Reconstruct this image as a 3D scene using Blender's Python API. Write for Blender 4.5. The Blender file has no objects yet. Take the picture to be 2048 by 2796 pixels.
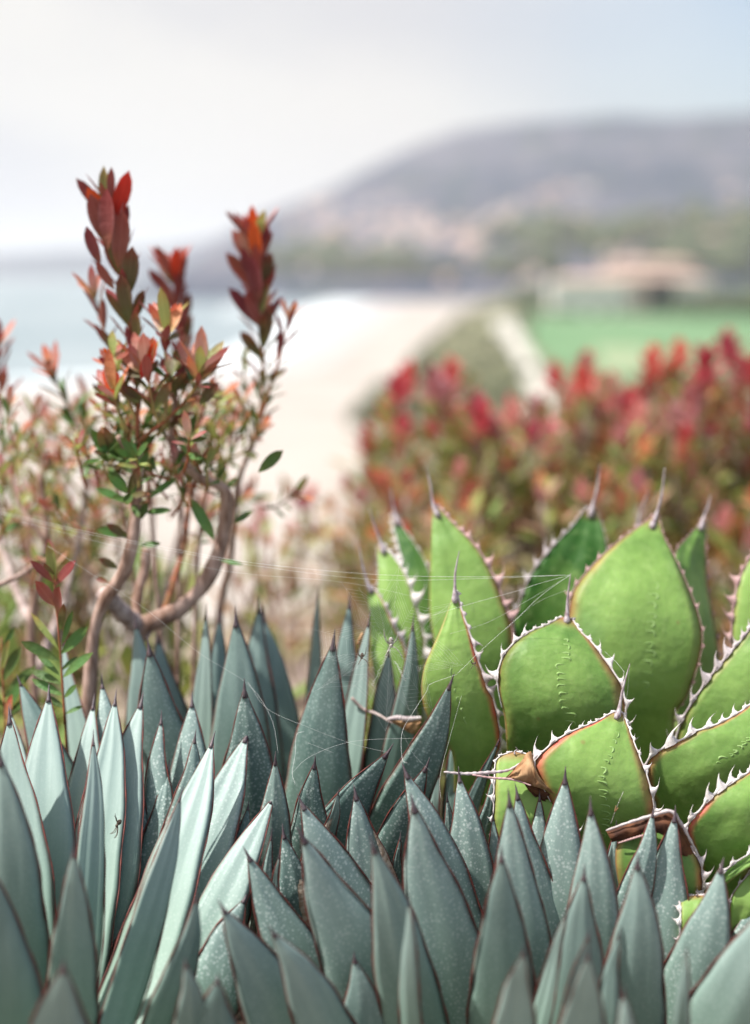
import bpy, bmesh, math, random
from mathutils import Vector, Matrix, noise
random.seed(7)
R = math.radians
scene = bpy.context.scene
COL = scene.collection

# ------------------------------------------------------------------ camera
W0, H0 = 2048.0, 2796.0            # photograph pixels, used for measuring
LENS, SENS = 80.0, 56.0
F = LENS / SENS * H0
CAMZ = 0.80
PITCH = math.atan((H0/2 - 738) / F)
cam_d = bpy.data.cameras.new("camera")
cam = bpy.data.objects.new("camera", cam_d)
COL.objects.link(cam)
cam.location = (0, 0, CAMZ)
cam.rotation_euler = (math.pi/2 - PITCH, 0, 0)
cam_d.lens = LENS
cam_d.sensor_fit = 'VERTICAL'
cam_d.sensor_height = SENS
cam_d.clip_start = 0.02
cam_d.clip_end = 60000
cam_d.dof.use_dof = True
cam_d.dof.focus_distance = 1.31
cam_d.dof.aperture_fstop = 2.9
scene.camera = cam

# ------------------------------------------------------------------ light
SUN_DIR = Vector((-0.50, -0.07, 0.86)).normalized()     # towards the sun
sun_d = bpy.data.lights.new("sun", 'SUN')
sun = bpy.data.objects.new("sun", sun_d)
COL.objects.link(sun)
sun.location = (-3, -2, 8)
sun.rotation_euler = (-SUN_DIR).to_track_quat('-Z', 'Y').to_euler()
sun_d.energy = 4.1
sun_d.angle = R(1.2)
sun_d.color = (1.0, 0.965, 0.91)

world = bpy.data.worlds.new("World")
scene.world = world
world.use_nodes = True
nt = world.node_tree
nt.nodes.clear()
def wn(t, **k):
    n = nt.nodes.new(t)
    for a, v in k.items(): setattr(n, a, v)
    return n
sky = wn('ShaderNodeTexSky', sky_type='NISHITA', sun_disc=False)
sky.sun_elevation = math.asin(SUN_DIR.z)
sky.sun_rotation = math.atan2(SUN_DIR.x, SUN_DIR.y)
sky.air_density = 1.0; sky.dust_density = 2.0; sky.ozone_density = 1.0
tc = wn('ShaderNodeTexCoord')
sep = wn('ShaderNodeSeparateXYZ'); nt.links.new(tc.outputs['Generated'], sep.inputs[0])
nz = wn('ShaderNodeTexNoise'); nz.inputs['Scale'].default_value = 2.2; nz.inputs['Detail'].default_value = 4
nt.links.new(tc.outputs['Generated'], nz.inputs['Vector'])
ma = wn('ShaderNodeMath', operation='MULTIPLY_ADD'); ma.inputs[1].default_value = 0.35
nt.links.new(nz.outputs[0], ma.inputs[0]); nt.links.new(sep.outputs['X'], ma.inputs[2])
mr = wn('ShaderNodeMapRange', interpolation_type='SMOOTHSTEP')
mr.inputs['From Min'].default_value = 0.12; mr.inputs['From Max'].default_value = 0.42
mr.inputs['To Min'].default_value = 0.0; mr.inputs['To Max'].default_value = 0.88
nt.links.new(ma.outputs[0], mr.inputs['Value'])
mixs = wn('ShaderNodeMix', data_type='RGBA')
cl = wn('ShaderNodeTexNoise'); cl.inputs['Scale'].default_value = 3.1; cl.inputs['Detail'].default_value = 5
mpc = wn('ShaderNodeMapping'); mpc.inputs['Scale'].default_value = (1, 1, 2.6)
nt.links.new(tc.outputs['Generated'], mpc.inputs[0]); nt.links.new(mpc.outputs[0], cl.inputs['Vector'])
clr = wn('ShaderNodeMapRange', interpolation_type='SMOOTHSTEP')
clr.inputs['From Min'].default_value = 0.40; clr.inputs['From Max'].default_value = 0.66
nt.links.new(cl.outputs[0], clr.inputs['Value'])
clm = wn('ShaderNodeMix', data_type='RGBA')                 # the bright marine cloud layer and its greyer folds
clm.inputs['A'].default_value = (5.1, 4.98, 4.8, 1); clm.inputs['B'].default_value = (4.1, 4.1, 4.3, 1)
nt.links.new(clr.outputs[0], clm.inputs['Factor'])
nt.links.new(clm.outputs['Result'], mixs.inputs['A'])
nt.links.new(mr.outputs[0], mixs.inputs['Factor'])
nt.links.new(sky.outputs[0], mixs.inputs['B'])
bg = wn('ShaderNodeBackground'); bg.inputs['Strength'].default_value = 0.10
nt.links.new(mixs.outputs['Result'], bg.inputs['Color'])
wo = wn('ShaderNodeOutputWorld'); nt.links.new(bg.outputs[0], wo.inputs['Surface'])

scene.view_settings.view_transform = 'Standard'
scene.view_settings.look = 'None'
scene.view_settings.gamma = 1.0
scene.view_settings.use_curve_mapping = False
scene.view_settings.exposure = 0.80
scene.cycles.use_denoising = True
scene.cycles.max_bounces = 6
scene.cycles.volume_bounces = 1
scene.cycles.use_adaptive_sampling = True

# ------------------------------------------------------------------ measuring
FWD = Vector((0, math.cos(PITCH), -math.sin(PITCH)))
UP = Vector((0, math.sin(PITCH), math.cos(PITCH)))
CAM = Vector((0, 0, CAMZ))
def P(x, y, d):
    """world point seen at photo pixel (x, y), d metres in front of the lens"""
    return CAM + FWD*d + Vector((1, 0, 0))*((x - W0/2)/F*d) + UP*((H0/2 - y)/F*d)
def on_plane(x, y, z):
    v = P(x, y, 1.0) - CAM
    k = (z - CAMZ) / v.z
    return CAM + v*k
def D(x, y): return (x*W0/1652.0, y*H0/2255.0)

# ------------------------------------------------------------------ helpers
def mesh_from(name, verts, faces, mat=None, smooth=True, uvs=None, attrs=None):
    me = bpy.data.meshes.new(name)
    me.from_pydata([tuple(v) for v in verts], [], faces)
    if smooth: me.polygons.foreach_set('use_smooth', [True]*len(me.polygons))
    if mat is not None:
        for m in (mat if isinstance(mat, (list, tuple)) else [mat]): me.materials.append(m)
    if uvs is not None:
        ul = me.uv_layers.new(name='UVMap')
        li = [0]*len(me.loops)
        me.loops.foreach_get('vertex_index', li)
        flat = []
        for i in li: flat += uvs[i]
        ul.data.foreach_set('uv', flat)
    if attrs:
        for k, v in attrs.items():
            a = me.attributes.new(k, 'FLOAT', 'POINT')
            a.data.foreach_set('value', [float(v)]*len(verts) if not isinstance(v, (list, tuple)) else v)
    me.update()
    return me
def obj(name, me, parent=None, M=None, kind=None):
    o = bpy.data.objects.new(name, me)
    COL.objects.link(o)
    if parent is not None:
        o.parent = parent
    if M is not None:
        o.matrix_world = M if parent is None else M
        if parent is not None:
            o.matrix_parent_inverse = Matrix.Identity(4)
            o.matrix_basis = wm(parent).inverted() @ M
    if kind: o['kind'] = kind
    WM[o.name] = M.copy() if M is not None else (wm(parent).copy() if parent is not None else Matrix.Identity(4))
    return o
WM = {}
def wm(o): return WM.get(o.name, Matrix.Identity(4))
def thing(name, loc, label, cat, group=None):
    o = bpy.data.objects.new(name, None); COL.objects.link(o)
    o.empty_display_size = 0.05
    o.location = loc
    WM[o.name] = Matrix.Translation(Vector(loc))
    o['label'] = label; o['category'] = cat
    if group: o['group'] = group
    return o
def tag(o, label, cat, group=None):
    o['label'] = label; o['category'] = cat
    if group: o['group'] = group
    return o
def lerp(a, b, t): return a + (b - a)*t
def smooth(a, b, x):
    t = max(0.0, min(1.0, (x - a)/(b - a))) if b != a else float(x > a)
    return t*t*(3 - 2*t)
def curve(tab, x):
    if x <= tab[0][0]: return tab[0][1]
    for (x0, y0), (x1, y1) in zip(tab, tab[1:]):
        if x <= x1: return lerp(y0, y1, (x - x0)/(x1 - x0))
    return tab[-1][1]
def catmull(pts, n):
    """n+1 points evenly along a smooth curve through pts (Vectors)"""
    pts = [Vector(p) for p in pts]
    if len(pts) == 2: return [pts[0].lerp(pts[1], i/n) for i in range(n+1)]
    ext = [pts[0]*2 - pts[1]] + pts + [pts[-1]*2 - pts[-2]]
    fine = []
    for i in range(len(pts)-1):
        a, b, c, e = ext[i:i+4]
        for k in range(12):
            t = k/12
            fine.append(0.5*((2*b) + (c-a)*t + (2*a-5*b+4*c-e)*t*t + (3*b-a-3*c+e)*t**3))
    fine.append(pts[-1])
    cum = [0]
    for p, q in zip(fine, fine[1:]): cum.append(cum[-1] + (q-p).length)
    out = []; j = 0
    for i in range(n+1):
        s = cum[-1]*i/n
        while j < len(cum)-2 and cum[j+1] < s: j += 1
        seg = cum[j+1]-cum[j]
        out.append(fine[j].lerp(fine[j+1], 0 if seg == 0 else min(1, (s-cum[j])/seg)))
    return out
def tube_data(pts, rad, sides=6, verts=None, faces=None, cap=True):
    """append a tube through pts with radius rad(i/n) or a list"""
    verts = [] if verts is None else verts
    faces = [] if faces is None else faces
    n = len(pts)
    b0 = len(verts)
    ref = None
    for i, p in enumerate(pts):
        t = (pts[min(i+1, n-1)] - pts[max(i-1, 0)])
        if t.length < 1e-9: t = Vector((0, 0, 1))
        t.normalize()
        if ref is None:
            ref = Vector((1, 0, 0)) if abs(t.x) < 0.8 else Vector((0, 1, 0))
        u = (ref - t*ref.dot(t)).normalized(); ref = u
        v = t.cross(u)
        r = rad[i] if isinstance(rad, (list, tuple)) else (rad(i/(n-1)) if callable(rad) else rad)
        for k in range(sides):
            a = 2*math.pi*k/sides
            verts.append(p + u*(math.cos(a)*r) + v*(math.sin(a)*r))
    for i in range(n-1):
        for k in range(sides):
            a = b0+i*sides+k; b = b0+i*sides+(k+1) % sides
            faces.append((a, b, b+sides, a+sides))
    if cap:
        faces.append(tuple(b0+k for k in reversed(range(sides))))
        faces.append(tuple(b0+(n-1)*sides+k for k in range(sides)))
    return verts, faces
def relto(verts, o): return [v - o for v in verts]

# ------------------------------------------------------------------ materials
class NT:
    def __init__(s, name):
        s.m = bpy.data.materials.new(name); s.m.use_nodes = True
        s.t = s.m.node_tree; s.t.nodes.clear()
        s.out = s.t.nodes.new('ShaderNodeOutputMaterial')
    def n(s, ty, ins=None, **k):
        nd = s.t.nodes.new(ty)
        for a, v in k.items(): setattr(nd, a, v)
        for a, v in (ins or {}).items(): s.put(nd.inputs[a], v)
        return nd
    def put(s, sock, v):
        if isinstance(v, bpy.types.NodeSocket): s.t.links.new(v, sock)
        elif isinstance(v, bpy.types.Node): s.t.links.new(v.outputs[0], sock)
        else: sock.default_value = v
    def math(s, op, a, b=0.0, c=0.0, clamp=False):
        nd = s.t.nodes.new('ShaderNodeMath'); nd.operation = op; nd.use_clamp = clamp
        s.put(nd.inputs[0], a); s.put(nd.inputs[1], b); s.put(nd.inputs[2], c)
        return nd.outputs[0]
    def mix(s, f, a, b, mode='MIX'):
        nd = s.t.nodes.new('ShaderNodeMix'); nd.data_type = 'RGBA'; nd.blend_type = mode
        s.put(nd.inputs['Factor'], f)
        s.put(nd.inputs['A'], rgb(a) if isinstance(a, tuple) else a)
        s.put(nd.inputs['B'], rgb(b) if isinstance(b, tuple) else b)
        return nd.outputs['Result']
    def step(s, v, a, b, lo=0.0, hi=1.0):
        nd = s.t.nodes.new('ShaderNodeMapRange'); nd.interpolation_type = 'SMOOTHSTEP'
        s.put(nd.inputs['Value'], v)
        for k, x in (('From Min', a), ('From Max', b), ('To Min', lo), ('To Max', hi)): nd.inputs[k].default_value = x
        return nd.outputs[0]
    def coord(s, which='Object', scale=(1, 1, 1)):
        c = s.n('ShaderNodeTexCoord')
        mp = s.n('ShaderNodeMapping'); s.t.links.new(c.outputs[which], mp.inputs[0])
        mp.inputs['Scale'].default_value = scale
        return mp.outputs[0]
    def noise(s, vec, scale, detail=3.0, rough=0.55):
        nd = s.n('ShaderNodeTexNoise', {'Vector': vec, 'Scale': scale, 'Detail': detail, 'Roughness': rough})
        return nd.outputs[0]
    def attr(s, name):
        nd = s.n('ShaderNodeAttribute'); nd.attribute_name = name
        return nd.outputs['Fac']
    def bsdf(s, col, rough=0.6, spec=0.35, bump=None, bstr=0.3, bdist=0.001, trans=None, sss=None):
        b = s.n('ShaderNodeBsdfPrincipled')
        s.put(b.inputs['Base Color'], rgb(col) if isinstance(col, tuple) else col)
        s.put(b.inputs['Roughness'], rough)
        b.inputs['Specular IOR Level'].default_value = spec
        if bump is not None:
            bn = s.n('ShaderNodeBump', {'Height': bump}); bn.inputs['Strength'].default_value = bstr
            bn.inputs['Distance'].default_value = bdist
            s.t.links.new(bn.outputs[0], b.inputs['Normal'])
        if sss:
            b.inputs['Subsurface Weight'].default_value = sss[0]
            b.inputs['Subsurface Radius'].default_value = sss[1]
            b.inputs['Subsurface Scale'].default_value = sss[2]
        o = b.outputs[0]
        if trans:
            t = s.n('ShaderNodeBsdfTranslucent'); s.put(t.inputs[0], trans[1])
            mx = s.n('ShaderNodeMixShader'); mx.inputs[0].default_value = trans[0]
            s.t.links.new(o, mx.inputs[1]); s.t.links.new(t.outputs[0], mx.inputs[2])
            o = mx.outputs[0]
        s.t.links.new(o, s.out.inputs['Surface'])
        return s.m
def rgb(c): return (c[0], c[1], c[2], 1.0)

def mat_blue():
    k = NT('glaucous_leaf')
    o = k.coord('Object')
    uv = k.n('ShaderNodeUVMap'); uv.uv_map = 'UVMap'
    su = k.n('ShaderNodeSeparateXYZ', {0: uv.outputs[0]})
    q = k.math('ABSOLUTE', k.math('MULTIPLY_ADD', su.outputs[0], 2.0, -1.0))
    streak = k.noise(k.coord('Object', (120, 120, 4)), 1.0, 4)
    blot = k.noise(o, 22.0, 4)
    tone = k.math('ADD', k.attr('tone'), k.math('MULTIPLY_ADD', blot, 0.5, -0.25), clamp=True)
    tone = k.math('ADD', tone, k.math('MULTIPLY_ADD', streak, 0.62, -0.31), clamp=True)
    col = k.mix(tone, (0.300, 0.400, 0.370), (0.048, 0.106, 0.098))
    low = k.step(su.outputs[1], 0.85, 0.30)                 # greener towards the base
    col = k.mix(k.math('MULTIPLY', low, 0.55), col, (0.165, 0.285, 0.190))
    # pale spots of wax bloom
    vo = k.n('ShaderNodeTexVoronoi', {'Vector': o, 'Scale': 275.0, 'Randomness': 0.9})
    vo2 = k.n('ShaderNodeTexVoronoi', {'Vector': o, 'Scale': 450.0, 'Randomness': 0.9})
    size = k.noise(o, 60.0, 2)
    d1 = k.math('LESS_THAN', vo.outputs['Distance'], k.math('MULTIPLY_ADD', size, 0.8, -0.10))
    dsoft = k.step(k.math('SUBTRACT', vo.outputs['Distance'], k.math('MULTIPLY_ADD', size, 0.40, 0.10)), 0.10, -0.08)
    d2 = k.step(k.math('SUBTRACT', vo2.outputs['Distance'], k.math('MULTIPLY_ADD', size, 0.40, 0.04)), 0.12, -0.06)
    dots = k.math('MAXIMUM', dsoft, k.math('MULTIPLY', d2, 0.6))
    dots = k.math('MULTIPLY', dots, k.math('MULTIPLY', k.attr('speck'), 0.80))
    col = k.mix(dots, col, (0.52, 0.60, 0.57))
    # dark tip, thin red rim
    tipm = k.step(su.outputs[1], 0.955, 0.995)
    col = k.mix(tipm, col, (0.10, 0.075, 0.085))
    rim = k.step(q, 0.90, 0.98)
    col = k.mix(k.math('MULTIPLY', rim, 0.55), col, (0.17, 0.065, 0.045))
    bmp = k.math('ADD', k.math('MULTIPLY', streak, 0.7), k.math('MULTIPLY', k.noise(o, 700.0, 2), 0.5))
    return k.bsdf(col, k.math('MULTIPLY_ADD', blot, 0.25, 0.38), 0.42, bmp, 0.35, 0.0006)
def mat_green():
    k = NT('green_leaf')
    o = k.coord('Object')
    uv = k.n('ShaderNodeUVMap'); uv.uv_map = 'UVMap'
    su = k.n('ShaderNodeSeparateXYZ', {0: uv.outputs[0]})
    sgn = k.math('MULTIPLY_ADD', su.outputs[0], 2.0, -1.0)
    q = k.math('ABSOLUTE', sgn)
    blot = k.noise(o, 8.0, 7, 0.66)
    fine = k.noise(o, 90.0, 4)
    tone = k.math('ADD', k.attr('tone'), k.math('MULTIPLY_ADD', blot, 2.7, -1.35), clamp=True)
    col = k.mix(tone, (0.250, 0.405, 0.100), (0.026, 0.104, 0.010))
    col = k.mix(k.step(fine, 0.5, 0.8, 0, 0.30), col, (0.36, 0.50, 0.18))
    # grey bloom in patches
    col = k.mix(k.step(k.noise(o, 9.0, 3), 0.50, 0.74, 0, 0.5), col, (0.20, 0.365, 0.140))
    rn = k.noise(o, 30.0, 3)
    side = k.math('MAXIMUM', k.math('MULTIPLY', k.attr('redL'), k.step(sgn, -0.76, -0.97)),
                  k.math('MULTIPLY', k.attr('redR'), k.step(sgn, 0.76, 0.97)))
    red = k.math('MULTIPLY', side, k.math('MULTIPLY_ADD', rn, 2.6, -0.62), clamp=True)
    col = k.mix(red, col, (0.62, 0.135, 0.105))
    col = k.mix(k.step(q, 0.950, 0.985, 0, 0.75), col, (0.24, 0.095, 0.05))
    tip = k.math('MULTIPLY', k.step(su.outputs[1], 0.93, 1.0), 0.8)
    col = k.mix(tip, col, (0.33, 0.11, 0.06))
    sc = k.n('ShaderNodeTexVoronoi', {'Vector': o, 'Scale': 26.0, 'Randomness': 1.0})
    scar = k.step(k.math('ADD', sc.outputs['Distance'], k.math('MULTIPLY', fine, 0.10)), 0.13, 0.07, 0, 0.55)
    col = k.mix(scar, col, (0.24, 0.17, 0.06))
    bmp = k.math('ADD', k.math('MULTIPLY', fine, 0.5), k.math('MULTIPLY', k.noise(o, 25.0, 3), 2.4))
    return k.bsdf(col, k.math('MULTIPLY_ADD', fine, 0.25, 0.40), 0.35, bmp, 0.7, 0.0020, sss=(0.12, (0.4, 1.0, 0.2), 0.012))
def simple(name, c1, c2, scale=40.0, rough=0.6, spec=0.3, bstr=0.3, bdist=0.001, detail=4, trans=None, stretch=(1, 1, 1)):
    k = NT(name)
    o = k.coord('Object', stretch)
    nz = k.noise(o, scale, detail)
    col = k.mix(k.step(nz, 0.32, 0.68), c1, c2)
    tr = None
    if trans: tr = (trans, col)
    return k.bsdf(col, rough, spec, nz, bstr, bdist, trans=tr)
def mat_twotone(name, base, tip, mid, pos, trans=0.3, edge=None):
    """thin leaf whose colour runs from its stalk to its point (local z, unit length)"""
    k = NT(name)
    c = k.n('ShaderNodeTexCoord')
    s = k.n('ShaderNodeSeparateXYZ', {0: c.outputs['Object']})
    inf = k.n('ShaderNodeObjectInfo')
    nz = k.noise(c.outputs['Object'], 6.0, 3)
    z = k.math('ADD', s.outputs[2], k.math('MULTIPLY_ADD', nz, 0.3, -0.15))
    col = k.mix(k.step(z, 0.0, pos), base, mid)
    col = k.mix(k.step(z, pos, 1.0), col, tip)
    if edge:
        ax = k.math('ABSOLUTE', s.outputs[0])
        col = k.mix(k.math('MULTIPLY', k.step(ax, 0.07, 0.14), 0.7), col, edge)
    rib = k.step(k.math('ABSOLUTE', s.outputs[0]), 0.012, 0.003, 0, 0.35)
    col = k.mix(rib, col, tuple(min(1, x*1.5 + 0.03) for x in mid))
    hs = k.n('ShaderNodeHueSaturation', {'Color': col})
    k.put(hs.inputs['Value'], k.math('MULTIPLY_ADD', inf.outputs['Random'], 0.5, 0.75))
    k.put(hs.inputs['Hue'], k.math('MULTIPLY_ADD', inf.outputs['Random'], 0.03, 0.485))
    return k.bsdf(hs.outputs[0], 0.5, 0.35, nz, 0.15, 0.02, trans=(trans, hs.outputs[0]))

M_BLUE = mat_blue()
M_GREEN = mat_green()
M_REDRIM = simple('red_rim', (0.205, 0.055, 0.042), (0.100, 0.034, 0.032), 220.0, 0.5)
M_SPINE_DARK = simple('dark_spine', (0.055, 0.035, 0.045), (0.13, 0.10, 0.11), 150.0, 0.45, 0.4)
M_HORN = simple('horn_grey', (0.66, 0.60, 0.60), (0.42, 0.34, 0.35), 160.0, 0.55, 0.3, 0.4, 0.0006)
M_HORN_WHITE = simple('horn_white', (0.80, 0.76, 0.74), (0.58, 0.50, 0.49), 160.0, 0.55, 0.3, 0.4, 0.0006)
M_HORN_TIP = simple('horn_tip', (0.50, 0.45, 0.47), (0.23, 0.16, 0.18), 90.0, 0.45, 0.4, stretch=(4, 4, 1))
M_HORN_PINK = simple('horn_pink', (0.62, 0.42, 0.40), (0.42, 0.24, 0.24), 120.0, 0.55)
M_IMPRINT = simple('imprint_pale', (0.31, 0.46, 0.17), (0.22, 0.37, 0.10), 90.0, 0.45)
M_DRY = simple('dry_leaf_tan', (0.56, 0.36, 0.20), (0.26, 0.12, 0.055), 60.0, 0.8, 0.15, 0.8, 0.002, 6, stretch=(1, 1, 0.35))
M_DRY_DARK = simple('dry_leaf_brown', (0.16, 0.065, 0.032), (0.055, 0.024, 0.016), 70.0, 0.75, 0.2, 0.8, 0.002, 6)
M_SCAR = simple('corky_scar', (0.62, 0.52, 0.42), (0.34, 0.22, 0.15), 260.0, 0.85, 0.1, 0.9, 0.001)
M_BARK = simple('pink_bark', (0.56, 0.40, 0.34), (0.22, 0.13, 0.095), 75.0, 0.8, 0.2, 1.0, 0.004, 5, stretch=(1, 1, 0.35))
M_BARK_GREY = simple('grey_bark', (0.58, 0.48, 0.45), (0.30, 0.22, 0.20), 65.0, 0.85, 0.2, 1.0, 0.004, 5)
M_STEM_RED = simple('red_twig', (0.34, 0.09, 0.045), (0.20, 0.10, 0.04), 60.0, 0.55)
M_STEM_GREEN = simple('green_twig', (0.34, 0.30, 0.10), (0.30, 0.16, 0.07), 60.0, 0.55)
M_CAUDEX = simple('agave_stem', (0.075, 0.058, 0.040), (0.035, 0.027, 0.018), 40.0, 0.9, 0.1, 0.8, 0.004)
M_SILK = simple('silk', (0.86, 0.86, 0.84), (0.80, 0.80, 0.79), 40.0, 0.35, 0.6)
# ------------------------------------------------------------------ ground, sea and far shore
def bluff_edge(x):
    return 2.7 + .9*smooth(-.5, 0, x) + 4.0*smooth(-.05, 1.3, x) + .15*math.sin(x*2.1)
def ground_z(x, y):
    e = bluff_edge(x)
    z = 0.02*noise.noise(Vector((x*1.7, y*1.7, 0))) if y < 12 else 0
    if y > e: z -= min(25.4, .12*(y-e) + .62*max(0, y-e-.6))
    return z
def grid_sheet(name, xs, ys, fz, mat, kind='structure'):
    v = [Vector((x, y, fz(x, y))) for y in ys for x in xs]
    n = len(xs)
    f = [(j*n+i, j*n+i+1, (j+1)*n+i+1, (j+1)*n+i) for j in range(len(ys)-1) for i in range(n-1)]
    return obj(name, mesh_from(name, v, f, mat), kind=kind)
M_SOIL = simple('mulch_soil', (0.34, 0.28, 0.22), (0.18, 0.14, 0.10), 9.0, 0.95, 0.1, 0.9, 0.01, 8)
M_SAND = simple('dry_sand', (0.48, 0.43, 0.39), (0.38, 0.335, 0.30), 0.05, 0.95, 0.1, 0.2, 0.05, 5)
M_SCRUB = simple('coastal_scrub', (0.115, 0.125, 0.065), (0.20, 0.185, 0.12), 0.045, 0.95, 0.1, 0.4, 0.5, 6)
M_LAWN = simple('green_lawn', (0.115, 0.225, 0.105), (0.175, 0.275, 0.15), 0.03, 0.95, 0.1, 0.2, 0.05, 5)
M_PATH = simple('pale_path', (0.60, 0.57, 0.51), (0.52, 0.49, 0.44), 0.2, 0.9, 0.1, 0.2, 0.02)
M_FOAM = simple('surf_foam', (0.86, 0.87, 0.87), (0.62, 0.68, 0.70), 0.04, 0.8, 0.2, 0.3, 0.1)
def mat_sea():
    k = NT('sea_water')
    o = k.coord('Object', (1, .35, 1))
    nz_ = k.noise(o, .02, 6); n2 = k.noise(o, .35, 4)
    col = k.mix(k.step(nz_, .35, .65), (0.16, 0.23, 0.26), (0.27, 0.33, 0.35))
    return k.bsdf(col, .32, .5, n2, .6, .6)
def mat_hill():
    k = NT('hillside')
    o = k.coord('Object', (1, 1, 2.0))
    a = k.noise(o, .0045, 6, .6); b = k.noise(o, .018, 5, .6)
    col = k.mix(k.step(a, .40, .62), (0.036, 0.050, 0.085), (0.100, 0.100, 0.135))  # bluish violet of the distant air painted into the slope colour
    col = k.mix(k.step(b, .58, .70, 0, .75), col, (0.42, 0.31, 0.26))
    col = k.mix(k.step(b, .44, .36, 0, .7), col, (0.055, 0.075, 0.045))
    return k.bsdf(col, .95, .1, b, .5, 4)
M_SEA = mat_sea(); M_HILL = mat_hill()
xs = [math.copysign(abs(i/24)**2.4*420, i) for i in range(-24, 25)]
ys = [-6 + i*.5 for i in range(15)] + [1.25 + i*.25 for i in range(44)] + [12.4*1.13**i for i in range(1, 17)]
grid_sheet('garden_ground', xs, ys, ground_z, M_SOIL)
SEA = -25.0
grid_sheet('gap_dark_sheet', [-.75 + i*.05 for i in range(31)], [.72 + i*.05 for i in range(23)], lambda x, y: ground_z(x, y) + .010 + .012*noise.noise(Vector((x*22, y*22, 5))),
           simple('gap_dark', (0.060, 0.045, 0.032), (0.022, 0.017, 0.013), 60.0, 0.95, 0.1, 0.9, 0.006, 6))  # added dark sheet below the leaves: blackens the gaps, cuts bounced light
obj('sea', mesh_from('sea', [Vector(p) for p in ((-19500, -250, SEA), (19500, -250, SEA), (19500, 19500, SEA), (-19500, 19500, SEA))], [(0, 1, 2, 3)], M_SEA, False), kind='structure')
def strip(name, rows, z, mat, skirt=0):
    """rows of (photo y, x left, x right) in the 1652-wide view, laid on the level z"""
    v, f = [], []
    for (y, a, b) in rows:
        for k in range(9):
            p = on_plane(*D(lerp(a, b, k/8), y), z); v.append(p)
    for i in range(len(rows)-1):
        for k in range(8):
            f.append((i*9+k, (i+1)*9+k, (i+1)*9+k+1, i*9+k+1))
    if skirt:
        b0 = len(v)
        for i in range(len(rows)): v.append(v[i*9] + Vector((-skirt*.3, 0, -skirt)))
        for i in range(len(rows)-1): f.append((i*9, b0+i, b0+i+1, (i+1)*9))
        b0 = len(v)
        for k in range(9): v.append(v[k] + Vector((0, skirt*1.5, -skirt)))
        for k in range(8): f.append((k+1, b0+k+1, b0+k, k))
    return obj(name, mesh_from(name, v, f, mat), kind='structure')
strip('beach', [(622, 990, 1180), (635, 900, 1180), (652, 850, 1175), (690, 760, 1180), (750, 680, 1185), (800, 600, 1190), (832, 420, 1200), (856, 100, 1210), (880, -500, 1240), (960, -2200, 1400), (1100, -2600, 2400), (1500, -3000, 3200)], -24.7, M_SAND)
strip('surf', [(622, 955, 995), (635, 850, 905), (652, 770, 855), (690, 640, 765), (750, 560, 685), (800, 440, 606), (826, 250, 430), (846, -150, 110), (862, -900, -480)], -24.85, M_FOAM)
strip('wet_sand', [(635, 905, 960), (652, 855, 930), (690, 765, 865), (750, 686, 790), (800, 606, 730), (832, 430, 620), (852, 110, 420), (866, -480, 60)], -24.62, simple('wet_sand', (0.45, 0.41, 0.39), (0.52, 0.475, 0.45), .02, .5))
strip('breaking_wave', [(640, 700, 760), (655, 610, 680), (672, 540, 590), (690, 480, 500)], -24.80, M_FOAM)
strip('coastal_terrace', [(618, 1140, 3200), (640, 1120, 3200), (660, 1082, 3200), (700, 1010, 3200), (750, 945, 3200), (800, 893, 3200), (860, 846, 3200), (960, 815, 3400), (1150, 800, 3600), (1300, 800, 3800)], -20.0, M_SCRUB, 4.8)
strip('lawn', [(692, 1160, 2600), (720, 1150, 2600), (760, 1175, 2600), (800, 1215, 2600), (835, 1300, 2600)], -19.8, M_LAWN)
strip('path', [(697, 1088, 1124), (712, 1086, 1132), (735, 1098, 1146), (760, 1120, 1160), (800, 1142, 1184), (860, 1166, 1208), (930, 1185, 1240)], -19.7, M_PATH)
strip('path', [(765, 1310, 1420), (800, 1325, 1500), (815, 1340, 1560)], -19.7, simple('faded_grass', (0.33, 0.36, 0.22), (0.26, 0.33, 0.17), .1))
def hill(name, prof, d0, d1, d2, rough, nx=90, ny=16, seed=0):
    """prof: photo (x, y) of the skyline when the ridge stands d1 metres away"""
    tab = [((x - W0/2)/F*d1, max(1.0, (738 - y)/F*d1 + CAMZ - SEA)) for x, y in prof]
    x0, x1 = tab[0][0], tab[-1][0]
    v, f = [], []
    for j in range(ny+1):
        t = j/ny
        for i in range(nx+1):
            x = lerp(x0, x1, i/nx)
            y = lerp(d0, d1, t/.75) if t < .75 else lerp(d1, d2, (t-.75)/.25)
            k = math.sin(min(1, t/.75)*math.pi/2)**1.15 if t < .75 else 1 - .55*((t-.75)/.25)**2
            h = curve(tab, x*d1/max(d1, y) if False else x)
            nz_ = noise.fractal(Vector((x/(d1*.09), y/(d1*.09), seed)), 1, 2, 5)*rough*h
            v.append(Vector((x, y, SEA - 1 + max(0.2, h*k + nz_*min(1, t*3)))))
    n = nx+1
    for j in range(ny):
        for i in range(nx): f.append((j*n+i, j*n+i+1, (j+1)*n+i+1, (j+1)*n+i))
    return obj(name, mesh_from(name, v, f, M_HILL), kind='structure')
hill('far_headland', [(-1600, 715), (-500, 700), (0, 694), (120, 690), (248, 686), (380, 684), (496, 672), (620, 650), (800, 600), (1100, 560), (1500, 540)], 5000, 6200, 7600, .10, seed=3)
hill('headland', [(560, 760), (620, 690), (680, 628), (744, 592), (868, 541), (992, 474), (1116, 422), (1240, 386), (1426, 364), (1612, 354), (1800, 340), (2048, 330), (2600, 318), (3600, 330)], 2100, 3200, 4200, .055, seed=11)
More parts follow.
